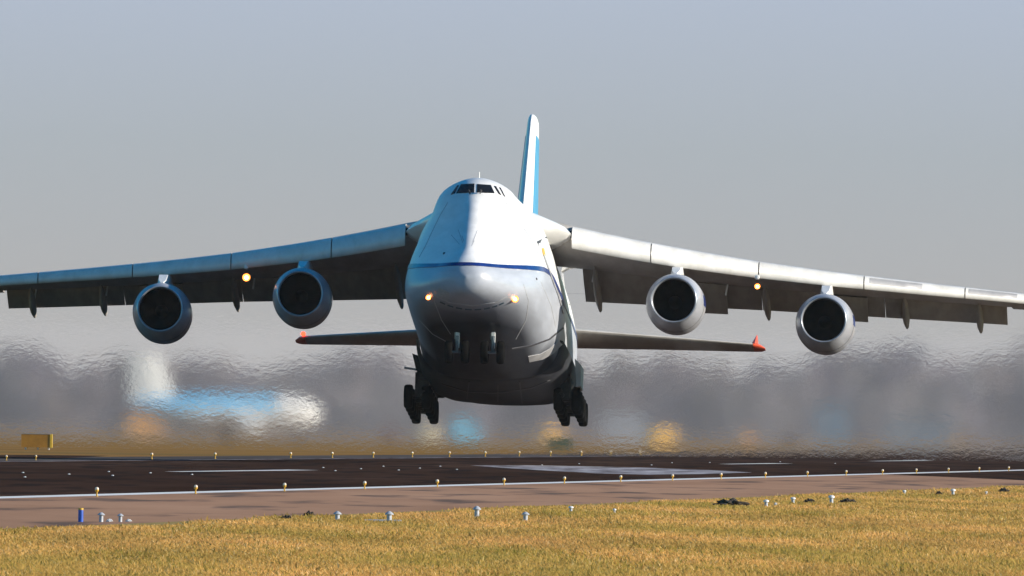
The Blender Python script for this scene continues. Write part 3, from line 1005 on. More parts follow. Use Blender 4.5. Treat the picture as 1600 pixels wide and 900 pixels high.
# ---- engines
def engine(xc, s0, zc_, side):
    o3 = Vector((side * xc, s0, zc_))
    root = empty('engine'); root.parent = plane
    n = 48
    mb = MB()   # outer cowl
    mb.lathe([(0.12, 1.255), (.4, 1.36), (.9, 1.46), (1.6, 1.53), (2.4, 1.555), (3.2, 1.53), (4.0, 1.45), (4.7, 1.33), (5.1, 1.26), (5.1, 1.20), (4.4, 1.18)], o3, (0, 1, 0), n)
    mb.build('cowl', M['nacelle'], root, 50)
    mb = MB()   # polished lip
    mb.lathe([(0.12, 1.257), (0.05, 1.235), (0.0, 1.20), (-.02, 1.17), (0.02, 1.135), (.12, 1.11), (.22, 1.10)], o3, (0, 1, 0), n)
    mb.build('inlet_lip', M['lip'], root, 180)
    mb = MB()
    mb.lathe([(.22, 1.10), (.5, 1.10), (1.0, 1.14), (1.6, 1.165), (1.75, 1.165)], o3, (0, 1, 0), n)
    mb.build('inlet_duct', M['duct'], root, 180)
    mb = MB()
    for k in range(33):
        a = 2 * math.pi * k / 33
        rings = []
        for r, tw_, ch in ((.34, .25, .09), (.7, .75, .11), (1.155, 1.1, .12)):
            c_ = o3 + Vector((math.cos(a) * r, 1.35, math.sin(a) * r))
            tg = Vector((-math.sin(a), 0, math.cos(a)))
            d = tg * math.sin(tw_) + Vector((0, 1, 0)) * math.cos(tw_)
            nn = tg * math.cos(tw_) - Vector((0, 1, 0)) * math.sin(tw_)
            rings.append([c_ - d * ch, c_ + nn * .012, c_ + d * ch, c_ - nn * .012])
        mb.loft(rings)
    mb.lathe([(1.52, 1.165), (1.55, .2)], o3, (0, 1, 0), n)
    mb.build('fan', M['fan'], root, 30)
    mb = MB(); mb.lathe([(.78, 0), (.82, .07), (.95, .17), (1.15, .28), (1.35, .345), (1.5, .36)], o3, (0, 1, 0), 24)
    mb.build('spinner', M['fan'], root, 180)
    mb = MB(); mb.lathe([(4.3, .95), (5.1, .88), (6.0, .70), (6.7, .52), (6.7, .48), (6.2, .45)], o3, (0, 1, 0), 32)
    mb.build('core_nozzle', M['hot'], root, 50)
    mb = MB(); mb.lathe([(6.0, .34), (6.7, .28), (7.3, .05), (7.32, 0)], o3, (0, 1, 0), 20)
    mb.build('exhaust_cone', M['hot'], root, 60)
    # pylon up to the wing
    mb = MB()
    rings = []
    for s, wd, zt, zb in ((1.1, .10, 1.52, 1.30), (1.5, .26, 1.70, 1.30), (2.4, .30, 2.1, 1.3), (3.6, .30, None, 1.2), (5.0, .28, None, 1.0), (7.4, .2, None, 1.6), (9.0, .06, None, 2.4)):
        sx = s0 + s
        xi = (sx - s_le(xc)) / chord(xc)
        zw_ = (wing_pt(xc, max(xi, .05), -.02, side).z - zc_) if zt is None else zt
        zw_ = min(zw_, 3.4)
        if sx < s_le(xc) + .7: zw_ = min(zw_, z_c(xc) - .62 * slat_h(xc) - zc_ - .105 * (s_le(xc) - sx))
        zb_ = min(zb, zw_ - .05)
        rings.append([o3 + Vector((a * wd, s, b)) for a, b in ((-.6, zb_), (.6, zb_), (1, (zb_ + zw_) / 2), (.75, zw_), (-.75, zw_), (-1, (zb_ + zw_) / 2))])
    mb.loft(rings)
    mb.build('pylon', M['white'], root, 50)
    # blue maker's flash on the outer cowl side
    def cow(a, s):
        prof = [(0.12, 1.255), (.4, 1.36), (.9, 1.46), (1.6, 1.53), (2.4, 1.555), (3.2, 1.53), (4.0, 1.45)]
        for i in range(len(prof) - 1):
            if prof[i][0] <= s <= prof[i + 1][0]:
                t = (s - prof[i][0]) / (prof[i + 1][0] - prof[i][0])
                r = prof[i][1] * (1 - t) + prof[i + 1][1] * t
        nrm = Vector((math.cos(a), 0, math.sin(a)))
        return o3 + nrm * r + Vector((0, s, 0)), nrm
    g = [[cow(a, s) for s in (1.4, 1.8, 2.2, 2.6)] for a in [(math.radians(d) if side > 0 else math.pi - math.radians(d)) for d in (16, 6, -4)]]
    skin_patch('cowl_flash', g, M['blue'], off=.012, thick=.02, parent=root)
    # cowl latches / dark seam ring
    mb = MB(); mb.lathe([(1.585, 1.534), (1.585, 1.540), (1.625, 1.541), (1.625, 1.535)], o3, (0, 1, 0), n)
    mb.build('cowl_seam', M['belly'], root, 60)

for side in (-1, 1):
    engine(9.81, 20.5, 4.14, side)
    engine(17.46, 25.5, 3.76, side)

# ---- tail
def foil(c, t, n=8):
    up = [(1.0, .004), (.8, .3 * t), (.55, .47 * t), (.3, .5 * t), (.15, .42 * t), (.05, .27 * t), (.012, .13 * t), (0, 0)]
    return [(u * c, v * c) for u, v in up] + [(u * c, -v * c) for u, v in reversed(up[:-1])]

for side in (-1, 1):
    mb = MB()
    rings = []
    for x, s0, c, z in ((.4, 56.2, 7.6, 6.42), (2.2, 57.2, 6.9, 6.42), (7, 60.1, 4.9, 6.44), (12.0, 63.3, 2.9, 6.46)):
        rings.append([Vector((side * x, s0 + a, z + b - .035 * a)) for a, b in foil(c, .085)])
    mb.loft(rings)
    tp = mb.build('tailplane', M['wing'], plane, 50)  # white tailplane coloured grey, so the shade of its underside is painted in
    mb = MB()
    mb.loft([[Vector((side * x, s0 + a, z + b - .035 * a)) for a, b in foil(c, th_)] for x, s0, c, z, th_ in ((12.02, 63.3, 2.9, 6.46, .108), (12.35, 63.7, 2.4, 6.44, .10), (12.6, 64.6, 1.0, 6.40, .05))])
    tip = mb.build('tip_fairing', M['red'], tp, 50)
    if side < 0: continue
    mb = MB()
    mb.loft([[Vector((side * (12.1 + k * .1) + w, 63.35 + a + k * .3, 6.5 + k * .5)) for w, a in ((-.17 * (1.1 - k), 0.2), (0, 0), (.17 * (1.1 - k), .2), (0, 1.3 * (1.1 - k)))] for k in (0, .5, 1.0)])
    mb.build('tip_horn', M['red'], tp, 40)
p = Vector((-12.1, 63.2, 6.60))
mb = MB(); mb.lathe([(-.12, 0), (-.09, .08), (0, .13), (.1, .13), (.2, .05)], p, (0, 1, 0), 12)
mb.build('beacon', M['beacon'], plane, 60)

def fin_ring(z, u0=0.0, u1=1.0, t=.092, grow=1.0):
    k = (z - 8.3) / (18.4 - 8.3)
    s0 = 49.6 + k * 11.4
    c = 14.6 - k * 8.9
    pts = []
    for a, b in foil(c, t):
        pts.append((a, b))
    return s0, c, pts
mb = MB()
rings = []
for z, sc in ((7.6, 1), (9, 1), (12, 1), (15, 1), (17.0, 1), (17.95, 1), (18.22, .95), (18.40, .75), (18.48, .4)):
    s0, c, pts = fin_ring(z)
    rings.append([Vector((b * sc, s0 + (a if sc == 1 else c * .5 + (a - c * .5) * (0.6 + .4 * sc)), z)) for a, b in pts])
mb.loft(rings)
fin = mb.build('fin', M['white'], plane, 50)
# light blue band wrapped round the rear part of the fin
for side in (-1, 1):
    grid = []
    for z in (8.6, 10, 12, 14, 16, 17.2):
        s0, c, pts = fin_ring(z)
        row = []
        for u in (.17, .22, .3, .42, .55, .7, .8, .88):
            up = [(1.0, .004), (.8, .3 * .092), (.55, .47 * .092), (.3, .5 * .092), (.15, .42 * .092)]
            for i in range(4):
                if up[i][0] >= u >= up[i + 1][0]:
                    t = (up[i][0] - u) / (up[i][0] - up[i + 1][0])
                    b = up[i][1] * (1 - t) + up[i + 1][1] * t
            row.append((Vector((side * b * c, s0 + u * c, z)), Vector((side, 0, 0))))
        grid.append(row)
    skin_patch('fin_band', grid, M['cyan'], off=.03, thick=.02, parent=fin)
mb = MB()
rings = []
for z in (9.2, 12, 15, 17.2):
    s0, c, pts = fin_ring(z)
    rings.append([Vector((x, s0 + c * a, z)) for x, a in ((-.06, 1.004), (.06, 1.004), (.03, 1.06), (-.03, 1.06))])
mb.loft(rings)
mb.build('rudder_edge', M['white'], fin)

# ---- landing gear
def wheel(parent, c, r, w):
    mb = MB()
    mb.lathe([(-w * .32, r * .55), (-w * .5, r * .68), (-w * .5, r * .86), (-w * .38, r * .97), (-w * .15, r), (w * .15, r), (w * .38, r * .97), (w * .5, r * .86), (w * .5, r * .68), (w * .32, r * .55)], c, (1, 0, 0), 28)
    mb.build('wheel', M['tyre'], parent, 50)
    mb = MB()
    mb.lathe([(-w * .30, 0.0), (-w * .30, r * .3), (-w * .22, r * .56), (w * .22, r * .56), (w * .30, r * .3), (w * .30, 0.0)], c, (1, 0, 0), 20)
    mb.build('rim', M['rim'], parent, 50)

for xc in (-0.80, 1.06):
    g = empty('nose_gear'); g.parent = plane
    s = 7.6
    top = Vector((xc, s - .2, 1.15)); ax = Vector((xc, s, -.18))
    mb = MB(); mb.tube([top, top.lerp(ax, .5)], .14, 12); mb.tube([top.lerp(ax, .45), ax], .09, 12)
    mb.build('strut', M['strut'], g, 50)
    mb = MB(); mb.tube([ax + Vector((-.42, 0, 0)), ax + Vector((.42, 0, 0))], .07, 8)
    mb.build('axle', M['strut'], g, 60)
    mb = MB(); mb.tube([top + Vector((-.62, 0, -.02)), top + Vector((.62, 0, -.05))], .05, 8); mb.box(top + Vector((-.55, 0, .03)), (.2, .3, .14)); mb.box(top + Vector((.5, 0, -.02)), (.18, .3, .14))
    mb.build('cross_brace', M['strut'], g, 60)
    mb = MB(); mb.tube([top + Vector((0, 1.6, -.1)), top.lerp(ax, .55)], .06, 8)
    mb.build('drag_brace', M['gear_dark'], g, 60)
    mb = MB(); mb.box(top.lerp(ax, .3) + Vector((.02, -.14, 0)), (.16, .08, .2)); mb.tube([top.lerp(ax, .25) + Vector((.12, -.1, 0)), ax + Vector((.1, -.1, .2))], .025, 6)
    mb.build('torque_link', M['white'], g, 60)
    for dx in (-.42, .42):
        wheel(g, ax + Vector((dx, 0, 0)), .60, .40)

for side, xc in ((-1, -4.12), (1, 3.78)):
    for i in range(5):
        g = empty('main_gear'); g.parent = plane
        s = 31.2 + i * 1.92
        ax = Vector((xc, s, -.06 + .0 * i)); top = Vector((xc - side * .35, s - .1, 1.5))
        mb = MB(); mb.tube([top, top.lerp(ax, .55)], .17, 12); mb.tube([top.lerp(ax, .5), ax], .11, 12)
        mb.build('strut', M['strut'], g, 50)
        mb = MB(); mb.tube([ax + Vector((-.48, 0, 0)), ax + Vector((.48, 0, 0))], .1, 8)
        mb.build('axle', M['gear_dark'], g, 60)
        mb = MB(); mb.tube([top + Vector((-side * .8, 0, -.5)), top.lerp(ax, .6)], .09, 8); mb.box(top.lerp(ax, .35) + Vector((0, -.2, 0)), (.22, .14, .35))
        mb.build('side_brace', M['gear_dark'], g, 60)
        for dx in (-.47, .47):
            wheel(g, ax + Vector((dx, 0, 0)), .635, .46)
    mb = MB()
    for i in range(5):
        mb.box((xc - side * .25, 31.4 + i * 1.92, .55), (.75, 1.0, 1.3))
    mb.box((xc - side * .5, 35.2, 1.45), (.9, 9.4, 1.3))
    mb.tube([Vector((xc - side * .3, 30.6, .1)), Vector((xc + side * .05, 39.6, .12))], .16, 8)
    mb.build('gear_truck', M['gear_dark'], plane)
    # doors hanging beside the wheels
    if side > 0:
        pts = [(898, 560), (908, 570), (907, 603), (901, 604)]
    else:
        pts = [(644, 552), (657, 557), (664, 588), (650, 578)]
    mb = MB()
    a = [L(x, y, 30.3) for x, y in pts]
    b = [L(x + 1.6 * 2.5, y + 3.05 * 2.5, 32.8) if side > 0 else L(x + 3, y + 7, 32.3) for x, y in pts]
    mb.loft([a, b])
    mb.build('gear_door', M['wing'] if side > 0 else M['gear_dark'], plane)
mb = MB(); mb.tube([L(631.5, 574.5, 30.4), L(648, 577, 30.4), L(668, 581, 30.8)], .055, 8)
mb.build('door_rod', M['hatch'], plane, 60)

# ---- lamps and small marks
lamp(385, 433.5, 25.2, .20, plane)
lamp(1183.5, 447.5, 25.2, .14, plane)
lamp(670.5, 464, None, .13, plane)
lamp(804, 466.5, None, .17, plane)
for x, y, s in ((385, 417, 27.0), (1183, 433, 27.0)):
    mb = MB(); q = L(x, y, s); mb.lathe([(-.1, 0), (-.08, .1), (.05, .14), (.3, .1)], q, (0, 1, 0), 12)
    mb.build('lamp_housing', M['white'], plane, 60)

# ================================================================== AIRFIELD FURNITURE
M['amber'] = noise_mat('amber_lamp_post', (0.55, 0.30, 0.02), (0.72, 0.42, 0.04), 9.0, 0.5)
M['globe'] = noise_mat('lamp_globe', (0.74, 0.58, 0.42), (0.84, 0.72, 0.58), 9.0, 0.15)
M['peg_grey'] = noise_mat('grey_peg_paint', (0.34, 0.36, 0.40), (0.52, 0.54, 0.58), 12.0, 0.5)
M['peg_dark'] = noise_mat('dark_peg_cap', (0.05, 0.05, 0.055), (0.10, 0.10, 0.11), 12.0, 0.5)
M['peg_white'] = noise_mat('white_stone_paint', (0.62, 0.62, 0.62), (0.8, 0.8, 0.8), 12.0, 0.6)
M['post_blue'] = noise_mat('blue_post_paint', (0.01, 0.06, 0.36), (0.02, 0.10, 0.50), 9.0, 0.4)
M['soil_dark'] = noise_mat('turned_soil', (0.02, 0.016, 0.012), (0.09, 0.068, 0.045), 9.0, 0.95, bump=.6)
M['sign'] = noise_mat('sign_yellow_brown', (0.36, 0.155, 0.010), (0.47, 0.21, 0.016), 2.0, 0.5)
M['sign_side'] = noise_mat('sign_edge_yellow', (0.70, 0.42, 0.03), (0.8, 0.5, 0.05), 3.0, 0.5)

def edge_light(loc, label, group, k=1.0):
    root = empty('runway_edge_light', loc)
    tag(root, label, 'runway light', group)
    mb = MB(); mb.lathe([(0.0, .07), (.02, .07), (.03, .035), (.20, .035), (.21, .06), (.24, .085), (.30, .088), (.30, 0)], (0, 0, 0), (0, 0, 1), 12)
    mb.build('post', M['amber'], root, 40)
    mb = MB(); mb.lathe([(.298, .080), (.33, .088), (.375, .075), (.405, .045), (.415, 0)], (0, 0, 0), (0, 0, 1), 14)
    mb.build('lamp_globe', M['globe'], root, 60)
    root.scale = (k * .64,) * 3
    return root

ordn = ['first', 'second', 'third', 'fourth', 'fifth', 'sixth', 'seventh', 'eighth', 'ninth', 'tenth', 'eleventh', 'twelfth', 'thirteenth', 'fourteenth', 'fifteenth', 'sixteenth', 'seventeenth', 'eighteenth', 'nineteenth', 'twentieth']
near_px = [153, 307, 446, 571, 685, 789, 883, 971, 1052, 1128, 1197, 1263, 1323, 1380, 1433, 1483, 1531, 1577]
proto_light = None
for i, x in enumerate(near_px):
    p = column_on_line(x, V_NEAR + 0.9)
    lab = 'white topped amber edge light on the thick white line, %s from the lowest end' % ordn[i]
    if proto_light is None:
        proto_light = edge_light((p.x, p.y, .004), lab, 'edge lights along the near white runway line')
    else:
        o = copy_tree(proto_light); o.location = (p.x, p.y, .004)
        o.rotation_euler = (random.uniform(-.05, .05), random.uniform(-.07, .07), random.uniform(0, 6))
        tag(o, lab)
far_px = [11, 57, 238, 337, 455, 520, 584, 645, 703, 759, 812, 861, 909, 955, 1001]
for i, x in enumerate(far_px):
    p = column_on_line(x, V_FAR - 2.6)
    o = copy_tree(proto_light); o.location = (p.x, p.y, .006)
    if i >= 2: o.scale = (.84, .84, .84)
    tag(o, 'small amber light on the far runway edge, %s from the yellow sign end' % ordn[i], group='edge lights along the far runway edge')

# lights sunk flush into the runway, seen as white specks
def inset(px, py, label):
    p = ground(px, py)
    mb = MB(); mb.lathe([(0, .05), (.02, .046), (.026, .03), (.03, 0)], (0, 0, 0), (0, 0, 1), 12)
    o = mb.build('inset_light', M['peg_white'], None, 60)
    o.location = (p.x, p.y, .008)
    tag(o, label, 'runway light', 'white inset lights dotted over the dark runway')
    return o
ins = [(36, 739), (39, 746), (108, 741.5), (170, 737.5), (176, 743.5), (235, 739.5), (300, 742), (505, 731), (524, 736), (564, 733), (599, 729), (623, 735), (656, 732), (688, 729), (714, 734), (847, 727), (905, 725), (1018, 727), (1050, 723.5), (1109, 723), (1219, 722), (1305, 724.5), (1063, 713.5), (1116, 713)]
base_in = inset(*ins[0], 'tiny white inset light flush in the black runway surface')
for p_ in ins[1:]:
    q = ground(*p_)
    o = base_in.copy(); col.objects.link(o); o.location = (q.x, q.y, .008)

# pegs in the grass
def peg(px, py_base, hpx, label, kind):
    q = ground(px, py_base)
    k = q.y / F_PX
    h = max(hpx * k, .10)
    root = empty('marker_peg', (q.x, q.y, .006))
    tag(root, label, 'marker peg', 'short grey marker pegs in the verge')
    r = min(.055, h * .22)
    mb = MB(); mb.lathe([(0, r), (h * .72, r), (h * .72, r * .9)], (0, 0, 0), (0, 0, 1), 12)
    mb.build('stem', M['peg_grey'], root, 40)
    mb = MB()
    if kind == 'cap':
        mb.lathe([(h * .70, r * 1.75), (h * .76, r * 1.85), (h * .9, r * 1.1), (h, .02), (h, 0)], (0, 0, 0), (0, 0, 1), 12)
    else:
        mb.lathe([(h * .66, r * 1.3), (h * .72, r * 1.75), (h * .9, r * 1.6), (h, r * .7), (h, 0)], (0, 0, 0), (0, 0, 1), 12)
    mb.build('cap', M['peg_white'] if kind != 'cap' else M['peg_grey'], root, 40)
    return root
for (x, y, h, lab, kd) in (
    (158, 816, 15, 'short grey mushroom capped peg beside the blue post', 'cap'),
    (188, 816, 13, 'grey mushroom capped peg, second along from the blue post', 'cap'),
    (527, 816, 17, 'grey capped peg between the small dirt clods and the grey slab', 'cap'),
    (608, 818, 19, 'grey capped peg standing at the flat grey slab', 'cap'),
    (745, 811, 20, 'tallest grey capped peg, standing alone at the pavement edge', 'cap'),
    (821, 816, 16, 'grey capped peg with a small shadow, just beyond the tallest peg', 'cap'),
    (892, 802, 11, 'small pale headed peg at the grass edge under the main wheels', 'round'),
    (960, 803, 8, 'lowest dark and white peg set among tufts before the dirt mound', 'round'),
    (1197, 793, 12, 'dark peg with white head closest beyond the dirt mound', 'round'),
    (1239, 788, 11, 'white headed peg, second one past the dirt mound', 'round'),
    (1299, 788, 14, 'dark sided peg casting a long thin shadow past the mound', 'round'),
    (1413, 774, 8, 'small white headed peg at the grass edge, near far end of the taxiway', 'round'),
    (1489, 775, 11, 'slim dark peg at the grass edge under the wing tip', 'round'),
    (1541, 774, 6, 'low white peg beside a dark clod under the outer wing', 'round')):
    peg(x, y, h, lab, kd)
q = ground(126, 816)
root = empty('marker_post', (q.x, q.y, .006))
tag(root, 'blue marker post with a yellow top at the pavement edge', 'marker post')
hh = 22 * q.y / F_PX
mb = MB(); mb.lathe([(0, .055), (hh * .86, .055), (hh * .86, 0)], (0, 0, 0), (0, 0, 1), 14); mb.build('post', M['post_blue'], root, 40)
mb = MB(); mb.lathe([(hh * .85, .057), (hh * .98, .057), (hh, .03), (hh, 0)], (0, 0, 0), (0, 0, 1), 14); mb.build('cap', M['yellow_mark'], root, 40)

def lump(name, px, py, wpx, hpx, mat, label, cat, group=None, dep=1.0):
    q = ground(px, py)
    k = q.y / F_PX
    W, H_ = wpx * k * .5, hpx * k
    bm = bmesh.new()
    bmesh.ops.create_icosphere(bm, subdivisions=4, radius=1.0)
    for v in bm.verts:
        d = v.co.copy()
        r = 1 + .22 * math.sin(d.x * 5 + px) * math.sin(d.y * 6 + d.z * 4) + .12 * math.sin(d.x * 13 + d.z * 9 + px) + random.uniform(-.07, .07)
        v.co = Vector((d.x * W * r, d.y * W * dep * r, max(d.z, -.1) * H_ * r * (1 - .25 * abs(d.x))))
    me_ = bpy.data.meshes.new(name); bm.to_mesh(me_); bm.free(); me_.materials.append(mat)
    o = bpy.data.objects.new(name, me_); col.objects.link(o); o.location = (q.x, q.y, .03)
    tag(o, label, cat, group)
    return o
lump('dirt_mound', 1141, 792, 54, 10, M['soil_dark'], 'broad dark mound of turned soil on the grass edge', 'dirt mound')
for x, y, w, h, lab in ((448, 814, 20, 7, 'small dark clod of earth before the mown verge edge, flatter of a pair'), (483, 809, 17, 8, 'small rounded dark clod of earth, taller of a pair by the pavement'),
                        (1265, 787, 20, 6, 'thin dark clod between two white headed pegs'), (1325, 787, 26, 6, 'long dark clod just past the peg with the long shadow'),
                        (1467, 775, 11, 6, 'little dark clod by the slim peg under the wing tip'), (1568, 770, 17, 6, 'dark clod at the far end of the grass edge')):
    lump('dirt_clod', x, y, w, h, M['soil_dark'], lab, 'dirt clod', 'dark dirt clods along the grass edge')
for x, y, w, h, lab in ((171, 817, 10, 4, 'white painted stone low in the grass between two mushroom pegs'), (201, 817, 9, 3.5, 'white painted stone past the second mushroom peg'), (1212, 791, 5, 4, 'tiny white stone between the two pegs after the dirt mound')):
    lump('painted_stone', x, y, w, h, M['peg_white'], lab, 'stone', 'white stones in the verge')
q = ground(598, 817)
mb = MB(); mb.box((0, 0, .02), (.8, 3.0, .06))
o = mb.build('concrete_slab', M['peg_grey']); o.location = (q.x, q.y, .02)
tag(o, 'flat grey concrete slab lying in the dry grass at a peg', 'slab')

# yellow sign seen from behind
q = ground(59, 702.5)
k = q.y / F_PX
root = empty('airfield_sign', (q.x, q.y, 0), math.radians(-2))
tag(root, 'long yellow brown airfield sign box standing in the far grass', 'airfield sign')
mb = MB(); mb.box((-.12, 0, .14 + 10.5 * k), (46 * k, .45, 20.5 * k)); mb.build('sign_board', M['sign'], root)
mb = MB(); mb.box((23.2 * k - .10, 0, .14 + 10.5 * k), (3.6 * k, .5, 21.0 * k)); mb.build('end_panel', M['sign_side'], root)
mb = MB(); mb.box((-.12, 0, .14 + 21.2 * k), (46 * k, .5, 1.0 * k)); mb.build('top_cap', M['flap'], root)
for dx in (-19, 0, 17):
    mb = MB(); mb.tube([(dx * k, 0, 0), (dx * k, 0, .2)], .06, 8); mb.build('leg', M['peg_white'], root)

# ------------------------------------------------------------------ far vehicles, boxes and a parked airliner
FM = {}
def far_mat(name, c, rough=.45):
    if name not in FM:
        FM[name] = noise_mat(name, tuple(x * .85 for x in c), tuple(min(x * 1.1, .95) for x in c), .8, rough)
    return FM[name]

def van(px, y_base_depth, wpx, hpx, colour, label, cname, yaw=0.0, ratio=None):
    y = y_base_depth
    k = y / F_PX
    W, H_ = wpx * k, hpx * k
    root = empty('service_van', (at_x(px, y), y, 0), yaw)
    tag(root, label, 'van', 'service vehicles parked beyond the runway')
    mat = far_mat(cname, colour)
    D = 2.0
    mb = MB()
    body = [(-W / 2, .35), (W / 2, .35), (W / 2, H_ * .55), (W * .40, H_ * .62), (W * .27, H_), (-W / 2, H_)]
    mb.loft([[Vector((x, yy, z)) for x, z in body] for yy in (-D / 2, D / 2)])
    mb.build('body', mat, root)
    mb = MB(); mb.loft([[Vector((x, yy, z)) for x, z in ((W * .27, H_ * .92), (W * .385, H_ * .64), (W * .14, H_ * .64), (W * .14, H_ * .92))] for yy in (-D / 2 - .02, -D / 2 + .01)])
    mb.build('window', M['glass'], root)
    for sx in (-.3, .3):
        for sy in (-1, 1):
            mb = MB(); mb.lathe([(-.1, 0), (-.1, .34), (.1, .34), (.1, 0)], (W * sx, sy * D * .45, .34), (0, 1, 0), 14)
            mb.build('wheel', M['tyre'], root, 40)
van(864, 4700, 41, 19, (.74, .38, .02), 'yellow orange service van behind the green box', 'van_yellow', 0.4)
van(1032, 4500, 44, 21, (.80, .43, .02), 'bright yellow van seen past the main wheels, on the grass', 'van_bright_yellow', math.pi + .4)
van(1168, 4600, 22, 18, (.70, .30, .03), 'small orange van under the tailplane tip', 'van_orange', .3)
van(226, 4900, 58, 27, (.60, .27, .03), 'orange truck by the parked airliner behind the exhaust', 'van_dark_orange', .2)
van(611, 4500, 24, 22, (.16, .05, .05), 'dark red van near the main wheels', 'van_red')
van(673, 4500, 28, 24, (.66, .55, .33), 'cream van under the main wheels', 'van_cream', .3)
van(1232, 4600, 30, 16, (.10, .075, .06), 'dark brown low van under the outer engine', 'van_brown')
van(1495, 4700, 38, 26, (.42, .27, .16), 'dull tan van under the outer wing', 'van_tan', math.pi)
van(727, 4200, 46, 37, (.11, .36, .52), 'light blue and white tall truck below the belly', 'van_light_blue', .25)

q = ground(875, 702)
k = q.y / F_PX
root = empty('equipment_box', (q.x, q.y, 0))
tag(root, 'dark green equipment box standing in grass before the yellow van', 'equipment box')
mb = MB(); mb.box((0, 0, .1 + 8 * k), (37 * k, 1.4, 15.5 * k)); mb.build('cabinet', far_mat('box_green', (.045, .075, .03)), root)
mb = MB(); mb.box((0, 0, .1 + 16.3 * k), (38.5 * k, 1.5, 1.0 * k)); mb.build('lid', far_mat('box_lid', (.07, .09, .05)), root)
mb = MB(); mb.box((-12 * k, 0, .05), (3 * k, 1.2, .12)); mb.box((12 * k, 0, .05), (3 * k, 1.2, .12)); mb.build('foot', M['flap'], root)

def shed(px, y, wpx, hpx, colour, cname, label):
    k = y / F_PX
    W, H_ = wpx * k, hpx * k
    root = empty('airport_shed', (at_x(px, y), y, 0))
    tag(root, label, 'shed', 'low buildings beyond the runway')
    mb = MB(); mb.box((0, 0, H_ * .45), (W, 8, H_ * .9)); mb.build('wall', far_mat(cname, colour, .6), root)
    mb = MB(); mb.loft([[Vector((x, yy, z)) for x, z in ((-W * .51, H_ * .902), (W * .51, H_ * .902), (W * .51, H_ * .94), (0, H_), (-W * .51, H_ * .94))] for yy in (-4.2, 4.2)])
    mb.build('roof', far_mat(cname + '_roof', tuple(x * .8 for x in colour), .6), root)
    mb = MB(); mb.box((0, -4.02, H_ * .36), (W * .45, .08, H_ * .72)); mb.build('door', far_mat(cname + '_door', tuple(x * .9 for x in colour), .6), root)
shed(975, 5000, 66, 46, (.40, .40, .42), 'shed_grey', 'pale grey shed beyond the runway past the main wheels')
shed(1300, 5100, 56, 64, (.12, .19, .25), 'shed_blue', 'taller blue grey shed beyond the runway, under the outer engine')
shed(1442, 5050, 112, 42, (.085, .145, .20), 'shed_dark_blue', 'long low dark blue shed beyond the runway')

def airliner():
    y = 4300.0
    k = y / F_PX
    root = empty('parked_airliner', (at_x(352, y), y, 0), 0.14)
    tag(root, 'parked light blue and white airliner blurred behind the jet exhaust', 'aircraft')
    Lh = 150 * k
    up = far_mat('airliner_blue', (.14, .52, .80), .35)
    lo = far_mat('airliner_white', (.78, .76, .72), .4)
    zc0, R0 = 43 * k, 25 * k
    prof = [(-Lh, .12), (-Lh * .8, .45), (-Lh * .5, .85), (-Lh * .25, 1), (Lh * .6, 1), (Lh * .8, .85), (Lh * .93, .55), (Lh, .08)]
    for nm, mt, a0, a1 in (('upper_fuselage', up, .12, math.pi - .12), ('lower_fuselage', lo, math.pi - .12, 2 * math.pi + .12)):
        mb = MB()
        rings = []
        for x, f in prof:
            pts = []
            for j in range(13):
                a = a0 + (a1 - a0) * j / 12
                pts.append(Vector((x, math.cos(a) * R0 * f, zc0 + math.sin(a) * R0 * f + (R0 * .5 * (1 - f) if x < 0 else -R0 * .15 * (1 - f)))))
            rings.append(pts)
        mb.loft(rings, closed=False)
        mb.build(nm, mt, root, 60)
    mb = MB(); mb.loft([[Vector((x, s_, z)) for x, s_ in ((x0, 0), ((x0 + x1) / 2, -.25), (x1, 0), ((x0 + x1) / 2, .25))] for x0, x1, z in ((-Lh * 1.0, -Lh * .52, zc0 + R0 * .4), (-Lh * 1.02, -Lh * .60, 95 * k), (-Lh * 1.03, -Lh * .68, 126 * k))])
    mb.build('fin', lo, root)
    mb = MB()
    mb.loft([[Vector((x, math.cos(2 * math.pi * j / 20) * R0 * f * 1.02, zc0 - R0 * .15 * (1 - f) + math.sin(2 * math.pi * j / 20) * R0 * f * 1.02)) for j in range(20)] for x, f in ((Lh * .52, 1), (Lh * .62, 1), (Lh * .8, .85), (Lh * .93, .55), (Lh * 1.0, .1))])
    mb.build('nose_section', lo, root, 60)
    for sd in (-1, 1):
        mb = MB(); mb.loft([[Vector((x, s_ * sd, z)) for x, z in ((x0, z0), ((x0 + x1) / 2, z0 + .25), (x1, z0), ((x0 + x1) / 2, z0 - .2))] for x0, x1, s_, z0 in ((-Lh * .1, Lh * .3, R0 * .6, zc0 - R0 * .5), (-Lh * .3, -Lh * .18, R0 + 9, zc0 - R0 * .1))])
        mb.build('wing', lo, root)
        mb = MB(); mb.lathe([(-1.6, .5), (-1.2, .75), (.6, .8), (1.4, .7), (1.4, .1)], (Lh * .2, sd * (R0 + 3), zc0 - R0 * .9), (1, 0, 0), 16)
        mb.build('engine', lo, root, 50)
        mb = MB(); mb.tube([(Lh * .02, sd * 1.6, zc0 - R0 * .8), (Lh * .02, sd * 1.6, .5)], .14, 8); mb.lathe([(-.25, 0), (-.25, .5), (.25, .5), (.25, 0)], (Lh * .02, sd * 1.6, .5), (0, 1, 0), 14)
        mb.build('main_gear', M['tyre'], root, 40)
    mb = MB(); mb.tube([(Lh * .75, 0, zc0 - R0 * .7), (Lh * .75, 0, .4)], .1, 8); mb.lathe([(-.2, 0), (-.2, .4), (.2, .4), (.2, 0)], (Lh * .75, 0, .4), (0, 1, 0), 14)
    mb.build('nose_gear', M['tyre'], root, 40)
airliner()

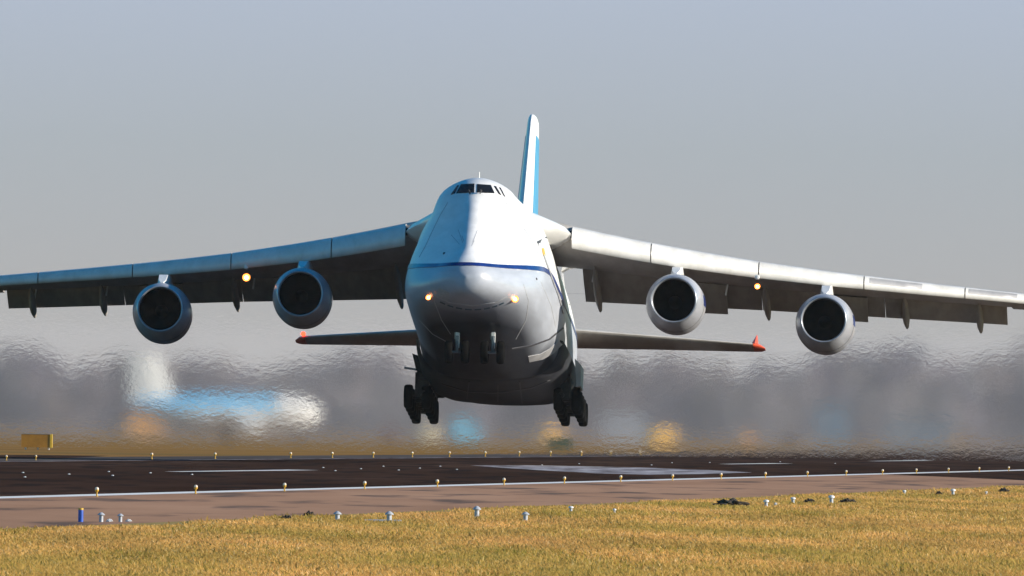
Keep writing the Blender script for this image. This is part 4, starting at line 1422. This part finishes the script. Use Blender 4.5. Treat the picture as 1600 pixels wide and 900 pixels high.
# ================================================================== AIR: haze, jet smoke, hot shimmering air
def closed_box(name, lo, hi, mat):
    mb = MB()
    c = [(a + b) / 2 for a, b in zip(lo, hi)]
    mb.box(c, [b - a for a, b in zip(lo, hi)])
    return mb.build(name, mat)

m, nt, b = new_mat('haze_air')
nt.nodes.remove(b)
pv = N(nt, 'ShaderNodeVolumePrincipled', Density=0.000006, Anisotropy=0.0)
pv.inputs['Color'].default_value = (0.93, 0.95, 1.0, 1)
nt.links.new(pv.outputs[0], nt.nodes['Material Output'].inputs['Volume'])
hz = closed_box('haze', (-13500, -3500, -1.0), (13500, 22500, 42.0), m)
tag(hz, 'thin pale haze in the air over the airfield', 'haze', kind='stuff')

def shimmer_mat():
    m, nt, b = new_mat('hot_air')
    nt.nodes.remove(b)
    tc = N(nt, 'ShaderNodeTexCoord')
    mp = N(nt, 'ShaderNodeMapping')
    mp.inputs['Scale'].default_value = (1.0, 0.4, 1.6)
    nt.links.new(tc.outputs['Object'], mp.inputs['Vector'])
    no = N(nt, 'ShaderNodeTexNoise', Scale=1.9, Detail=5.0, Roughness=0.65)
    nt.links.new(mp.outputs[0], no.inputs['Vector'])
    bp = N(nt, 'ShaderNodeBump', Strength=0.55, Distance=0.5)
    nt.links.new(no.outputs['Fac'], bp.inputs['Height'])
    rf = N(nt, 'ShaderNodeBsdfRefraction', IOR=1.0008, Roughness=0.22)
    nt.links.new(bp.outputs[0], rf.inputs['Normal'])
    nt.links.new(rf.outputs[0], nt.nodes['Material Output'].inputs['Surface'])
    return m
USE_SHIMMER = True
if USE_SHIMMER:
    mb = MB()
    mb.box((0, 2570, 5.6), (150, 3, 11.0))
    sh = mb.build('hot_air', shimmer_mat())
    tag(sh, 'shimmering hot exhaust air hanging over the runway behind the jet', 'hot air', kind='stuff')

m, nt, b = new_mat('exhaust_smoke')
nt.nodes.remove(b)
pv = N(nt, 'ShaderNodeVolumePrincipled', Density=0.004, Anisotropy=0.1)
pv.inputs['Color'].default_value = (0.50, 0.45, 0.42, 1)
nt.links.new(pv.outputs[0], nt.nodes['Material Output'].inputs['Volume'])
for xc, s0, z0 in ((-17.46, 33.2, 3.71), (-9.81, 28.2, 4.06), (9.81, 28.2, 4.06), (17.46, 33.2, 3.71)):
    p0 = PM @ Vector((xc, s0, z0))
    pts, rs = [], []
    for i in range(13):
        t = i / 12
        d = 150 * t
        zz = max(p0.z - .085 * d, 2.6 + .8 * t) if True else 0
        pts.append(Vector((p0.x + A_.x * d + .5 * math.sin(i * 1.7 + xc), p0.y + d, zz + .25 * math.sin(i * 2.3))))
        rs.append(.55 + 1.9 * t ** .7)
    rs[-1] = .5
    mb = MB(); mb.tube(pts, rs, 14)
    o = mb.build('exhaust_smoke', m, None, 180)
    tag(o, 'faint brown exhaust smoke trailing down behind a jet engine', 'smoke', 'exhaust smoke trails', kind='stuff')

m, nt, b = new_mat('drifting_smoke')
nt.nodes.remove(b)
pv = N(nt, 'ShaderNodeVolumePrincipled', Density=0.00009, Anisotropy=0.0)
pv.inputs['Color'].default_value = (0.86, 0.84, 0.90, 1)
nt.links.new(pv.outputs[0], nt.nodes['Material Output'].inputs['Volume'])
mb = MB()
rings = []
for i in range(13):
    yy = 2900 + i * 200
    ht = (9 + 6 * i / 12 + .8 * math.sin(i * 1.9)) * (0.5 if i in (0,) else 1)
    hw = 100 + 12 * i
    rings.append([Vector((hw * math.cos(math.pi * k / 16), yy, .3 + ht * min(1, 1.6 * math.sin(math.pi * k / 16)) + .5 * math.sin(k * 2.1 + i))) if 0 < k < 16 else Vector((hw * math.cos(math.pi * k / 16), yy, .1)) for k in range(17)])
mb.loft(rings)
o = mb.build('drifting_smoke', m)
tag(o, 'grey veil of jet exhaust drifting over the far airfield', 'smoke', kind='stuff')
